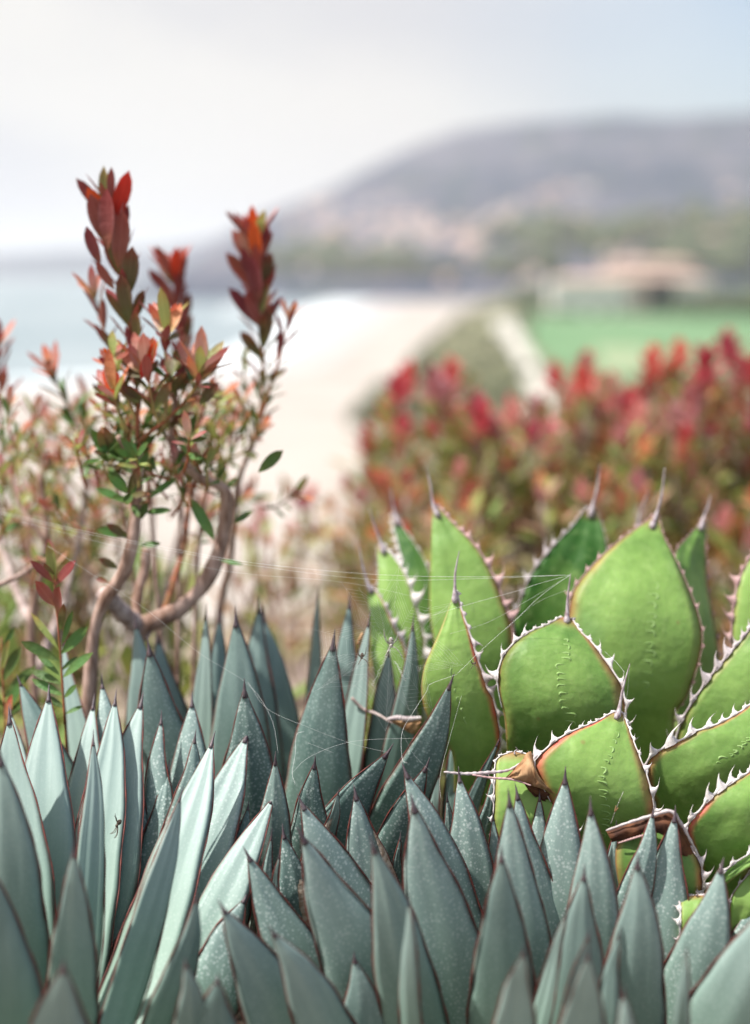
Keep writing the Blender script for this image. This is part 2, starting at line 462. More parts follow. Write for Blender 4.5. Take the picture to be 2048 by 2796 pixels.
hill('coastal_slope', [(480, 752), (640, 722), (800, 704), (1000, 690), (1250, 668), (1420, 640), (1650, 600), (1850, 580), (2048, 560), (2500, 520), (3300, 500)], 1250, 1750, 2300, .10, seed=23)
# ================================================================== blue agaves
BLUE_W = [(0, .0), (.012, .008), (.03, .042), (.05, .095), (.09, .215), (.13, .325), (.18, .455), (.24, .59), (.33, .755), (.42, .87), (.5, .94), (.6, 1), (.75, .98), (.88, .86), (1, .72)]
def blue_leaf(parent, tx, ty, bx, by, W, dt, db, face='o', yaw=0, bend=0, tone=.3, speck=.5, bow=0.0, scar=None):
    if face == 'o' and bow == 0.0: bow = .011
    T = P(tx, ty, dt); B = P(bx, by, db)
    ax = (T - B); L = ax.length; a = ax/L
    mid = (T + B)/2; v = (mid - CAM).normalized()
    s = v.cross(a).normalized(); n = s.cross(a).normalized()
    y = R(yaw)
    s2 = s*math.cos(y) + n*math.sin(y); n2 = n*math.cos(y) - s*math.sin(y)
    dm = (dt + db)/2
    w = W/F*dm*0.5/max(0.35, math.cos(y))               # half width
    M = Matrix((( s2.x, -n2.x, a.x, B.x), (s2.y, -n2.y, a.y, B.y), (s2.z, -n2.z, a.z, B.z), (0, 0, 0, 1)))
    bm_ = bend/F*dm*math.cos(y); bo = bow - bend/F*dm*math.sin(y)*0.0
    w *= random.uniform(1.17, 1.29)
    tw = R(random.uniform(-16, 16))
    NT_, NQ = 26, 8
    seed = random.random()*100
    sl = min(0.04, 0.0045/L)                               # share of the length that is bare spine
    def ctr(t):
        e = 4*t*(1-t)
        h = smooth(0.8, 1.0, t)*0.004*math.sin(seed)
        return Vector((bm_*e + h, -bo*e, L*t))
    def half(u, sgn):
        wv = 1 + 0.035*math.sin(u*11 + seed + sgn) + 0.02*math.sin(u*29 + seed*2 + sgn*2)
        return w*curve(BLUE_W, u)*wv
    c = 0.34
    def face_y(q, hw, t):
        if face == 'i': return -.11*hw*(abs(q)**1.6) + .05*hw
        return .17*hw*(.6*abs(q)**2.4 + .45*abs(q)) - .07*hw
    verts, uvs, faces = [], [], []
    for i in range(NT_+1):
        t = i/NT_; t = 1 - (1-t)**1.25 if t < 1 else 1
        t *= (1 - sl)
        u = 1 - t
        C = ctr(t); hl, hr = half(u, -1), half(u, 1)
        th = 0.0042*smooth(0, .12, u)*(0.8 + 0.5*u)
        row = []
        for side in (0, 1):
            qs = [-1 + 2*k/NQ for k in range(NQ+1)]
            if side: qs = list(reversed(qs))[1:-1]
            for q in qs:
                hw = hl if q < 0 else hr
                yy = face_y(q, (hl+hr)/2, t)
                tt = th*math.sqrt(max(0, 1 - q*q))
                rip = (0.0007*math.sin(q*7 + seed) + 0.00045*math.sin(q*17 + seed*3) + .0016*math.sin(t*7 + seed))*smooth(0, .25, u)
                yy += (tt*0.5 if side else -tt*0.5) + rip
                ca, sa = math.cos(tw*(t-.45)), math.sin(tw*(t-.45))
                verts.append(C + Vector((q*hw*ca - yy*sa, q*hw*sa + yy*ca, 0))); uvs.append((q*.5+.5, t))
    m = 2*NQ
    for i in range(NT_):
        for k in range(m):
            a0 = i*m+k; b0 = i*m+(k+1) % m
            faces.append((a0, b0, b0+m, a0+m))
    faces.append(tuple(NT_*m+k for k in range(m)))
    me = mesh_from('leaf', verts, faces, M_BLUE, uvs=uvs, attrs={'tone': max(0, tone - .05), 'speck': speck})
    lf = obj('leaf', me, parent, M)
    # red rim with its fine saw teeth
    fine = 1.10 < dm < 1.46
    nr = int(min(330, L*(1-sl)/0.0011)) if fine else 40
    mv, mf = [], []
    for sg in (-1, 1):
        pts, rad = [], []
        for i in range(nr+1):
            t = (1-sl)*i/nr; u = 1-t
            C = ctr(t); h = half(u, sg)
            yy = face_y(sg, (half(u, -1)+half(u, 1))/2, t)
            tooth = 0
            if fine and u > .16: tooth = (0.00042 if i % 2 else -0.0001)*smooth(.16, .4, u)
            ca, sa = math.cos(tw*(t-.45)), math.sin(tw*(t-.45)); xx = sg*(h + tooth)
            pts.append(C + Vector((xx*ca - yy*sa, xx*sa + yy*ca, 0)))
            rad.append((0.00062 + 0.00018*math.sin(i*.21+seed))*smooth(-.04, .12, u) + tooth*0.3)
        tube_data(pts, rad, 4, mv, mf)
    obj('rim', mesh_from('rim', mv, mf, M_REDRIM), lf, M)
    # terminal spine
    kt = .050
    pts = [ctr(lerp(1 - kt, 1.0 + .008, i/7)) + Vector((0, -.0004, 0)) for i in range(8)]
    r0 = max(0.0008, (half(kt, 1)+half(kt, -1))*0.36)
    sv, sf = tube_data(pts, lambda k: r0*(1-k)**1.0 + 0.00016, 6)
    obj('spine', mesh_from('spine', sv, sf, M_SPINE_DARK), lf, M)
    if scar:                                             # corky patches: (t0, t1, q0, q1)
        for (t0, t1, q0, q1) in scar:
            pv, pf = [], []
            na = 22
            cen = Vector(((q0+q1)/2, (t0+t1)/2, 0))
            ring = []
            for ring_i, rr in enumerate((0.0, .55, 1.0)):
                for k in range(na if rr else 1):
                    an = 2*math.pi*k/na
                    j = 1 + 0.30*noise.noise(Vector((math.cos(an)*2.3, math.sin(an)*2.3, seed))) if rr == 1.0 else 1
                    q = cen.x + (q1-q0)/2*math.cos(an)*rr*j; t = cen.y + (t1-t0)/2*math.sin(an)*rr*j
                    q = max(-1.03, min(1.03, q)); u = 1-t
                    hw = (half(u, -1)+half(u, 1))/2
                    th = 0.0042*math.sqrt(max(0, 1-min(1, q*q)))*0.5
                    yv = face_y(max(-1, min(1, q)), hw, t) - th - 0.0012 - 0.0006*(rr < 1)*random.random(); ca, sa = math.cos(tw*(t-.45)), math.sin(tw*(t-.45))
                    pv.append(ctr(t) + Vector((q*hw*ca - yv*sa, q*hw*sa + yv*ca, 0)))
            for k in range(na): pf.append((0, 1+k, 1+(k+1) % na))
            for k in range(na):
                a0, b0 = 1+k, 1+(k+1) % na
                pf.append((a0, a0+na, b0+na, b0))
            obj('scar', mesh_from('scar', pv, pf, M_SCAR), lf, M)
    return lf
def caudex(parent, base, r):
    v, f = tube_data([Vector((0, 0, 0.002)), Vector((0, 0, base*.4)), Vector((0, 0, base*.7)), Vector((0, 0, base + .0))], lambda k: r*(1.1 - .35*k), 12)
    obj('stem', mesh_from('stem', v, f, M_CAUDEX), parent, wm(parent))
def rosette(label, group, leaves, group_base):
    bx, by, bd = group_base
    b = P(bx, by, bd)
    t = thing('blue_agave', (b.x, b.y, 0), label, 'agave', group)
    caudex(t, max(.06, b.z), .05)
    for l in leaves:
        kw = {}
        if isinstance(l[-1], dict): kw = l[-1]; l = l[:-1]
        blue_leaf(t, *l, **kw)
    return t
GB = 'blue-green agaves in the foreground'
# (tip x, y, base x, y, width, depth at tip, depth at base, face, yaw, bend, tone, speck)
rosette('grey-green agave at the lower left, its broad leaves sunlit and one carrying an insect', GB, [
    (16, 1936, 70, 2950, 170, 1.305, 1.200, 'i', 25, 6, .22, .1),
    (12, 2040, 20, 3000, 190, 1.15, 1.22, 'o', 20, 20, .35, .1),
    (34, 1925, 60, 2700, 105, 1.435, 1.270, 'i', 8, 4, .15, .1),
    (165, 1728, 320, 2550, 66, 1.50, 1.40, 'i', 20, -6, .18, .0),
    (49, 1845, 300, 2450, 96, 1.43, 1.38, 'o', -10, -10, .62, .1),
    (128, 1874, 95, 2900, 160, 1.375, 1.210, 'i', 12, 4, .10, .08),
    (261, 1898, 185, 2850, 118, 1.405, 1.240, 'i', 20, -14, .12, .15),
    (325, 1887, 188, 2850, 128, 1.380, 1.215, 'i', 16, 2, .06, .08),
    (261, 1998, 215, 2850, 74, 1.255, 1.180, 'i', -25, 6, .14, .05),
    (380, 1891, 178, 2900, 142, 1.395, 1.220, 'i', 14, 8, .08, .2),
    (289, 1844, 305, 2700, 108, 1.42, 1.32, 'o', 0, 0, .35, .6),
    (430, 1945, 440, 2700, 92, 1.38, 1.33, 'o', 10, 0, .35, .95),
    (525, 1894, 520, 2700, 132, 1.40, 1.36, 'o', 10, 0, .35, .9),
    (545, 1998, 385, 2700, 100, 1.36, 1.33, 'o', -20, 6, .50, .8),
    (594, 2003, 268, 2950, 130, 1.335, 1.170, 'i', 22, 12, .05, .15),
    (503, 2155, 272, 2950, 80, 1.225, 1.150, 'i', -34, 6, .16, .1),
    (691, 1987, 228, 3000, 172, 1.380, 1.190, 'i', 16, 10, .06, .55),
    (751, 2158, 362, 2950, 122, 1.305, 1.170, 'i', 14, 8, .08, .35),
    (376, 2138, 400, 2700, 55, 1.38, 1.33, 'o', 0, 6, .4, .6),
    (358, 2060, 400, 2800, 90, 1.37, 1.30, 'o', 0, 6, .5, .9),
    (674, 2188, 600, 2700, 66, 1.36, 1.32, 'o', -20, 0, .7, .4),
    (660, 2439, 520, 2950, 130, 1.23, 1.20, 'o', -10, -12, .45, .7),
    (207, 2301, 205, 3000, 112, 1.10, 1.20, 'o', 12, 0, .30, .1),
    (160, 2622, 172, 3150, 190, 1.00, 1.12, 'o', 0, 0, .22, .05),
    (-45, 2330, 5, 3100, 190, 1.08, 1.17, 'o', 15, 34, .55, .0),
    (548, 2432, 340, 3000, 84, 1.13, 1.18, 'o', -40, 8, .45, .1),
    (519, 2614, 510, 3000, 95, 1.06, 1.14, 'o', -10, 0, .4, .1),
    (580, 2660, 610, 3050, 150, 1.07, 1.14, 'o', 10, 6, .65, .1),
    (128, 1990, 110, 2900, 90, 1.395, 1.250, 'i', -10, 6, .2, .1),
    (262, 2540, 255, 3050, 160, 1.27, 1.25, 'o', 0, 0, .8, .2),
    (120, 2560, 125, 3050, 150, 1.28, 1.26, 'o', 0, 0, .8, .2),
    (470, 2080, 330, 2850, 100, 1.37, 1.28, 'o', 0, 0, .6, .8),
], (300, 2950, 1.22))
rosette('dark teal agave with tall broad leaves in front of the bare curved branch', GB, [
    (392, 1747, 585, 2650, 170, 1.42, 1.47, 'o', 10, 0, .66, .25),
    (378, 1675, 445, 2550, 118, 1.54, 1.53, 'o', 0, -4, .34, .05),
    (420, 1722, 560, 2500, 125, 1.58, 1.56, 'i', -20, 0, .25, .05),
    (573, 1652, 530, 2500, 66, 1.52, 1.52, 'i', 25, -10, .15, .0),
    (590, 1662, 592, 2500, 92, 1.57, 1.54, 'o', -25, 0, .5, .0),
    (653, 1660, 682, 2700, 168, 1.46, 1.50, 'o', 12, -2, .58, .1),
    (698, 1632, 712, 2550, 112, 1.58, 1.55, 'o', 0, 0, .5, .05),
    (725, 1655, 765, 2600, 150, 1.62, 1.57, 'o', 0, 6, .42, .0),
    (677, 1859, 688, 2700, 176, 1.37, 1.45, 'o', 10, 0, .74, .6),
    (909, 1724, 828, 2700, 172, 1.39, 1.47, 'o', 8, -2, .72, .3),
    (950, 1618, 915, 2500, 100, 1.52, 1.52, 'o', 10, 6, .55, .05),
    (865, 1602, 850, 2300, 44, 1.60, 1.56, 'i', 30, 0, .4, .0),
    (1007, 1668, 872, 2500, 74, 1.45, 1.49, 'i', 34, 12, .08, .05),
    (1053, 1756, 1010, 2450, 92, 1.46, 1.50, 'o', 0, 14, .45, .1),
    (1140, 1680, 990, 2500, 76, 1.44, 1.49, 'o', -18, 8, .55, .1),
    (1249, 1845, 915, 2560, 128, 1.34, 1.44, 'o', -20, 6, .66, .5),
    (1064, 2030, 650, 2640, 142, 1.32, 1.43, 'o', -16, 6, .78, .5),
    (1160, 2070, 935, 2660, 128, 1.31, 1.42, 'o', -12, 6, .68, .7),
    (1112, 1962, 1040, 2450, 60, 1.50, 1.52, 'i', 10, 0, .15, .0),
    (1198, 2018, 1125, 2500, 50, 1.42, 1.47, 'i', 30, 6, .08, .0),
    (1236, 1980, 1255, 2500, 66, 1.43, 1.46, 'o', 0, 0, .5, .1),
    (1363, 2005, 1140, 2560, 46, 1.35, 1.43, 'o', -30, -16, .6, .3),
    (1360, 2108, 1235, 2560, 66, 1.32, 1.40, 'o', -15, 0, .55, .6),
    (854, 2065, 838, 2650, 118, 1.31, 1.40, 'o', 10, 0, .66, .9),
    (759, 2056, 738, 2650, 104, 1.29, 1.38, 'o', 8, 0, .32, .7),
    (1232, 2165, 1215, 2560, 48, 1.30, 1.38, 'o', 0, 0, .5, .7),
    (934, 2152, 815, 2500, 40, 1.27, 1.34, 'i', -20, 6, .3, .4, {'scar': [(.55, .8, -1, -.2)]}),
    (1000, 2215, 930, 2600, 60, 1.30, 1.36, 'o', -10, 0, .7, .6),
    (975, 2300, 960, 2650, 50, 1.29, 1.35, 'o', -10, 0, .75, .7),
    (1085, 2275, 1070, 2600, 36, 1.28, 1.34, 'o', -10, 0, .6, .6),
    (860, 2240, 830, 2650, 90, 1.33, 1.38, 'o', -10, 0, .8, .6),
    (935, 2235, 900, 2700, 120, 1.36, 1.40, 'o', 0, 0, .85, .6),
    (1170, 2190, 1150, 2650, 110, 1.37, 1.42, 'o', 0, 0, .85, .5),
], (840, 2680, 1.46))
rosette('blue-grey agave with pale-spotted leaves fanning up before the large green agave', GB, [
    (736, 2266, 722, 2750, 46, 1.25, 1.30, 'o', 0, -4, .55, .6),
    (752, 2320, 742, 2750, 30, 1.24, 1.28, 'i', 20, 4, .3, .4),
    (783, 2252, 900, 2950, 128, 1.27, 1.29, 'o', -5, -18, .70, 1.0, {'scar': [(.60, .80, .15, .85)]}),
    (656, 2321, 985, 3050, 148, 1.21, 1.24, 'o', -12, 12, .42, .75),
    (801, 2267, 1140, 3080, 192, 1.17, 1.24, 'o', -8, 22, .14, .5),
    (814, 2172, 1115, 2950, 178, 1.245, 1.28, 'o', -10, 10, .24, .95),
    (959, 2148, 1085, 2900, 160, 1.275, 1.31, 'o', -4, 8, .28, .95, {'scar': [(.60, .84, .72, 1.04), (.64, .70, .2, .5)]}),
    (1022, 2283, 1180, 3080, 150, 1.13, 1.22, 'o', -5, 6, .34, .15),
    (1131, 2441, 1152, 3050, 56, 1.08, 1.18, 'o', 38, 0, .20, .1),
    (1111, 2174, 1262, 3080, 196, 1.19, 1.25, 'o', -6, 24, .20, .55),
    (1109, 2080, 1338, 2950, 150, 1.26, 1.29, 'o', -8, 8, .26, .95),
    (1263, 2098, 1312, 2850, 138, 1.285, 1.31, 'o', 5, 2, .28, 1.0),
    (1380, 2156, 1442, 3060, 150, 1.19, 1.25, 'o', -4, 10, .18, .45),
    (1367, 2310, 1368, 3080, 158, 1.12, 1.22, 'o', 5, 8, .46, .15),
    (1398, 2145, 1515, 2950, 128, 1.255, 1.28, 'o', -10, 8, .24, .7),
    (1472, 2160, 1472, 2700, 72, 1.30, 1.32, 'o', 0, 0, .26, .9),
    (1345, 2215, 1375, 2700, 54, 1.30, 1.32, 'o', 0, 0, .3, .8),
    (1538, 2098, 1530, 2950, 158, 1.26, 1.29, 'o', 4, 0, .16, .95),
    (1421, 2583, 1375, 3150, 120, 1.03, 1.10, 'i', -10, 0, .02, .05),
    (1624, 2181, 1608, 3050, 156, 1.19, 1.25, 'o', 5, 4, .18, .5),
    (1545, 2478, 1425, 3050, 50, 1.09, 1.17, 'i', 34, -6, .05, .0),
    (1588, 2362, 1560, 3080, 140, 1.14, 1.22, 'o', 8, 8, .28, .1),
    (1597, 2540, 1500, 3100, 66, 1.05, 1.13, 'i', -30, 10, .25, .0),
    (1610, 2590, 1550, 3200, 124, 1.01, 1.09, 'i', -15, 0, .02, .05),
    (1671, 2243, 1688, 2800, 62, 1.28, 1.30, 'o', 8, 0, .26, .5),
    (1798, 2203, 1600, 2800, 86, 1.245, 1.27, 'o', -15, 6, .28, .9),
    (1833, 2203, 1735, 3000, 138, 1.25, 1.27, 'o', -5, 14, .20, .85),
    (1755, 2334, 1695, 3080, 156, 1.14, 1.22, 'o', 6, 8, .26, .2),
    (1680, 2528, 1668, 3050, 66, 1.09, 1.17, 'o', 20, 0, .28, .1),
    (1717, 2695, 1710, 3200, 90, 1.00, 1.08, 'o', 10, 0, .12, .0),
    (1989, 2350, 1785, 3050, 166, 1.18, 1.24, 'o', 5, 6, .28, .6),
    (1886, 2583, 1888, 3050, 42, 1.05, 1.14, 'o', 40, 0, .2, .0),
    (2125, 2375, 1890, 3000, 130, 1.25, 1.27, 'o', 0, 4, .34, .7),
    (2150, 2410, 1815, 3150, 200, 1.09, 1.19, 'o', 0, 6, .22, .2),
    (598, 2459, 915, 3100, 160, 1.12, 1.20, 'o', -10, 3, .24, .2),
    (747, 2520, 1015, 3100, 138, 1.10, 1.18, 'o', -8, 3, .26, .1),
    (692, 2395, 860, 3000, 80, 1.23, 1.25, 'o', 0, 0, .5, .7),
    (980, 2600, 1010, 3100, 130, 1.16, 1.22, 'o', 0, 0, .4, .3),
], (1260, 3080, 1.24))

# ================================================================== green agave
def tooth_mesh(k):
    rnd = random.Random(k)
    v, f = [], []
    hook = (0.55, 0.25, 0.85)[k % 3]
    ss = (0, .18, .42, .70, .9)
    for s in ss:
        c = Vector((s*(1 - .18*s), 0, hook*s*s*s*.9 + .12*s))
        hw = .36*(1-s)**2.2 + .085*(1-s) + .018; ty = .15*(1-s) + .02
        for j in range(5):
            a = 2*math.pi*j/5
            v.append(c + Vector((-.05*math.cos(a)*0, math.sin(a)*ty, math.cos(a)*hw)))
    tip = len(v); v.append(Vector((.86, 0, hook*.98 + .14)))
    for i in range(4):
        for j in range(5):
            a = i*5+j; b = i*5+(j+1) % 5
            f.append((a, b, b+5, a+5))
    for j in range(5): f.append((20+j, 20+(j+1) % 5, tip))
    return v, f
TOOTH = {}
for kk in range(3):
    v, f = tooth_mesh(kk)
    for nm, mt in (('w', M_HORN_WHITE), ('g', M_HORN), ('p', M_HORN_PINK)):
        TOOTH[(kk, nm)] = mesh_from('tooth', v, f, mt)
def green_leaf(parent, left, right, spine, base, dt, db, bulge=.13, tilt=0.0, tone=.3, redL=.5, redR=.3, thick=.013, horn='g',
               tl=1.0, tr=1.0, bow=.035, imprint=None, hooks=1.0, spine_w=1.0, tfl=.86, tfr=.86, dent=0.0, flip=1):
    """left / right: edges from the point of the leaf down to its base; both are closed on `base`"""
    N, NQ = 34, 12
    def edge(e):
        e3 = [Vector((x, y, 0)) for x, y in e]
        return catmull(e3, N)
    sx, sy, s2x, s2y = spine                             # spine tip, spine foot
    foot = Vector((s2x, s2y, 0))
    le = edge([(s2x - 4, s2y)] + list(left) + [(base[0] - base[2], base[1])])
    re = edge([(s2x + 4, s2y)] + list(right) + [(base[0] + base[2], base[1])])
    B = P(base[0], base[1], db); seed = random.random()*50
    T = P(s2x, s2y, dt)
    a = (T - B).normalized(); v = ((T+B)/2 - CAM).normalized()
    s = v.cross(a).normalized(); n = s.cross(a).normalized()
    M = Matrix(((s.x, -n.x, a.x, B.x), (s.y, -n.y, a.y, B.y), (s.z, -n.z, a.z, B.z), (0, 0, 0, 1)))
    Mi = M.inverted()
    verts, uvs, faces = [], [], []
    rows = []
    nlen = [0.0]
    for i in range(N): nlen.append(nlen[-1] + (((le[i]+re[i])-(le[i+1]+re[i+1]))/2).length)
    tot = nlen[-1]
    grid = []
    for i in range(N+1):
        k = nlen[i]/tot                                   # 0 tip .. 1 base
        d = lerp(dt, db, k) - bow*4*k*(1-k)
        pl = P(le[i].x, le[i].y, d - tilt*smooth(0, .3, k)); pr = P(re[i].x, re[i].y, d + tilt*smooth(0, .3, k))
        hw = (pr - pl).length/2; c = (pl + pr)/2
        rows.append((pl, pr, c, hw, k))
        fr, bk = [], []
        for j in range(NQ+1):
            q = -1 + 2*j/NQ
            prof = (1 - abs(q)**1.75)
            lump = 0.0040*noise.noise(Vector((q*1.8, k*4.5, seed)))*smooth(0, .15, k)*(1-q*q)
            off = bulge*hw*prof*flip + lump - dent*hw*math.exp(-(q/.35)**2)*smooth(.05, .3, k)
            cf = c + (pr - pl)/2*q - v*off
            th = thick*smooth(0, .10, k)*math.sqrt(max(0, 1-q*q))
            fr.append(cf); bk.append(cf + v*(th if flip > 0 else th))
        grid.append(fr)
        loop = fr + list(reversed(bk[1:-1]))
        qs = [-1 + 2*j/NQ for j in range(NQ+1)]; qs = qs + list(reversed(qs[1:-1]))
        for p, q in zip(loop, qs):
            verts.append(Mi @ p); uvs.append((q*.5+.5, 1-k))
    m = 2*NQ
    for i in range(N):
        for j in range(m):
            a0 = i*m+j; b0 = i*m+(j+1) % m
            faces.append((a0, a0+m, b0+m, b0))
    faces.append(tuple(range(m))); faces.append(tuple(reversed([N*m+j for j in range(m)])))
    lf = obj('leaf', mesh_from('leaf', verts, faces, M_GREEN, uvs=uvs, attrs={'tone': tone, 'redL': redL, 'redR': redR}), parent, M)
    hm = {'g': M_HORN, 'w': M_HORN_WHITE, 'p': M_HORN_PINK}[horn]
    # horny margin and hooked teeth along both edges
    mv, mf = [], []
    px = 1.0/F*(dt+db)/2
    for sg, amt in ((-1, tl), (1, tr)):
        if amt <= 0: continue
        path = [r[0] if sg < 0 else r[1] for r in rows]
        cum = [0]
        for p, q in zip(path, path[1:]): cum.append(cum[-1]+(q-p).length)
        def at(sv):
            for i in range(len(cum)-1):
                if cum[i+1] >= sv:
                    f_ = (sv-cum[i])/max(1e-9, cum[i+1]-cum[i]); return path[i].lerp(path[i+1], f_), i
            return path[-1], len(path)-2
        # tooth places
        tp = []; sv = 10*px
        tf = tfl if sg < 0 else tfr
        while sv < cum[-1]*tf:
            u = sv/cum[-1]
            size = (11 + 31*smooth(.03, .30, u))*px*amt*random.uniform(.65, 1.25)
            tp.append((sv, size)); sv += (23 + 27*smooth(.02, .30, u))*px*random.uniform(.72, 1.35)
        nn = int(cum[-1]*tf/(3.2*px)); pts, rad = [], []
        for i in range(nn+1):
            sv = cum[-1]*min(.92, tf+.06)*i/nn
            p, ii = at(sv); r = rows[ii]
            near = max([0]+[math.exp(-((sv-t_)/(0.32*z_+1e-9))**2) for t_, z_ in tp])
            outw = (r[1]-r[0]).normalized()*sg
            pts.append(Mi @ (p + outw*(0.0005 + 0.0018*near) - v*0.0004))
            rad.append((0.0009 + 0.0013*near)*min(1, amt)*(1 - .5*smooth(tf*.7, tf+.06, sv/cum[-1])))
        tube_data(pts, rad, 5, mv, mf)
        for sv, size in tp:
            p, ii = at(sv); r = rows[ii]
            q0, _ = at(max(0, sv-.004)); q1, _ = at(sv+.004)
            up = (q0 - q1).normalized()
            outw = (r[1]-r[0]).normalized()*sg
            outw = (outw - up*outw.dot(up)).normalized()
            outw = (outw - v*random.uniform(-.15, .45)).normalized()
            if hooks < 0: up = -up
            elif random.random() > hooks: up = -up*1.0
            yv = up.cross(outw)
            x = outw*size; z = up*size; y_ = yv.normalized()*size
            TM = Matrix(((x.x, y_.x, z.x, p.x), (x.y, y_.y, z.y, p.y), (x.z, y_.z, z.z, p.z), (0, 0, 0, 1)))
            obj('tooth', TOOTH[(random.randrange(3), horn)], lf, TM)
    obj('horny_margin', mesh_from('horny_margin', mv, mf, hm), lf, M) if mv else None
    # terminal spine with its shoulders running into the margin
    tipp = P(sx, sy, dt - .004)
    c0 = grid[2][NQ//2]; c1 = P(s2x, s2y, dt - .003)
    bendv = s*random.uniform(-.002, .002)
    pts = [Mi @ p for p in catmull([c0 - v*.001, c1 - v*.0015, c1.lerp(tipp, .45) + bendv, tipp], 12)]
    r0 = 10*px*spine_w
    sv_, sf_ = tube_data(pts, lambda k: (r0*(1 - smooth(0, .35, k)*.55)*(1-k)**.7 + .00022) if k > .08 else r0*.55 + k*3*r0*.45, 7)
    obj('spine', mesh_from('spine', sv_, sf_, M_HORN_TIP), lf, M)
    if imprint:                                           # raised prints of a neighbour's teeth
        iv, if_ = [], []
        q0, q1, k0, k1, num, sz = imprint
        def on_face(qq, kk_):
            i = min(N-1, max(0, next((z for z in range(N) if nlen[z+1]/tot >= kk_), N-1)))
            f1 = max(0, min(1, (kk_ - nlen[i]/tot)/((nlen[i+1]-nlen[i])/tot)))
            jj = (qq+1)/2*NQ; j = int(max(0, min(NQ-1, math.floor(jj)))); f2 = jj - j
            p = grid[i][j].lerp(grid[i][j+1], f2).lerp(grid[i+1][j].lerp(grid[i+1][j+1], f2), f1)
            return Mi @ (p + v*0.00035)
        ks = [lerp(k0, k1, e/num) + random.uniform(-.25, .25)*(k1-k0)/num for e in range(num+1)]
        side = 1
        for e in range(num):
            qc0 = lerp(q0, q1, e/num); qc1 = lerp(q0, q1, (e+1)/num)
            if random.random() < .10: side = -side
            amp = sz*random.uniform(.30, .75)
            arc = []
            hi = random.uniform(.62, .95)
            for g in range(10):
                tt = lerp(.02, hi, g/9)
                arc.append(on_face(lerp(qc0, qc1, tt) + side*amp*math.sin(math.pi*tt)**.8 - side*.30*sz*max(0, 1-tt*4), lerp(ks[e], ks[e+1], tt*1.02) + .010*max(0, 1-tt*4)))
            wgt = random.uniform(.55, 1.0)
            tube_data(arc, lambda z: wgt*.00125*math.sin(math.pi*min(1, max(0, z*.97+.015)))**.5 + .0001, 5, iv, if_)
        obj('tooth_print', mesh_from('tooth_print', iv, if_, M_IMPRINT), lf, M)
    lf['_n'] = 0
    del lf['_n']
    return lf, M, grid, v

gb = P(1650, 2480, 1.62)
GA = thing('green_agave', (gb.x, gb.y, 0), 'large bright green agave with broad fleshy leaves, white hooked teeth and grey spines', 'agave')
caudex(GA, .16, .12)
# far leaves first
green_leaf(GA, [(1071, 1425), (1085, 1480), (1098, 1540), (1105, 1640)], [(1100, 1440), (1132, 1486), (1165, 1545), (1185, 1640)], (1066, 1335, 1078, 1400), (1170, 2050, 30), 1.70, 1.66, tone=.9, horn='w', tl=1.1, tr=.4, redL=0, redR=0)
green_leaf(GA, [(1030, 1500), (1033, 1560), (1030, 1650), (1035, 1760)], [(1055, 1500), (1085, 1535), (1115, 1590), (1132, 1650), (1148, 1700), (1160, 1790)], (1008, 1388, 1040, 1482), (1120, 2080, 30), 1.60, 1.60, tone=.05, horn='w', tl=.3, tr=1.25, redL=0, redR=.1)
green_leaf(GA, [(1004, 1628), (1009, 1680), (1012, 1750), (1020, 1840)], [(1024, 1612), (1047, 1646), (1067, 1690), (1082, 1725), (1100, 1752), (1112, 1800), (1120, 1870)], (981, 1490, 1004, 1594), (1095, 2100, 34), 1.56, 1.56, tone=.08, horn='g', tl=0, tr=.75, redL=0, redR=1.0)
green_leaf(GA, [(1600, 1388), (1562, 1438), (1518, 1482), (1455, 1560), (1418, 1648), (1404, 1720)], [(1634, 1405), (1645, 1440), (1656, 1490), (1662, 1560), (1640, 1680)], (1639, 1268, 1618, 1382), (1520, 2050, 60), 1.64, 1.62, tone=1.0, horn='g', tl=.7, tr=.25, redL=0, redR=0, dent=.0, flip=-1, bulge=.10)
green_leaf(GA, [(1735, 1470), (1715, 1500), (1700, 1560)], [(1752, 1450), (1765, 1500), (1775, 1560)], (1772, 1338, 1742, 1432), (1740, 2000, 60), 1.70, 1.66, tone=.3, horn='p', tl=.6, tr=.3)
green_leaf(GA, [(1914, 1425), (1880, 1465), (1845, 1510), (1838, 1600), (1842, 1700)], [(1927, 1440), (1927, 1510), (1932, 1600), (1947, 1680), (1958, 1750), (1960, 1810)], (1940, 1352, 1922, 1412), (1895, 2080, 40), 1.60, 1.58, tone=.45, horn='p', tl=.35, tr=.5, redL=.0, redR=.3, tilt=.02)
green_leaf(GA, [(2062, 1500), (2038, 1540), (2018, 1585), (2006, 1640), (2000, 1700), (1998, 1760), (2004, 1830)], [(2110, 1500), (2160, 1580), (2200, 1680), (2210, 1800)], (2110, 1360, 2088, 1460), (2085, 2100, 70), 1.54, 1.54, tone=.12, horn='p', tl=1.0, tr=.8, redL=.2, redR=.2)
green_leaf(GA, [(1180, 1400), (1177, 1465), (1175, 1540), (1172, 1615), (1174, 1690), (1190, 1800)], [(1191, 1376), (1213, 1402), (1253, 1445), (1289, 1481), (1316, 1517), (1337, 1554), (1356, 1593), (1371, 1632), (1386, 1675), (1398, 1712), (1400, 1780)], (1164, 1272, 1182, 1376), (1300, 2120, 85), 1.57, 1.57, tone=.22, horn='p', tl=.0, tr=1.0, redL=0, redR=.35, imprint=(.1, -.1, .35, .7, 5, .12))
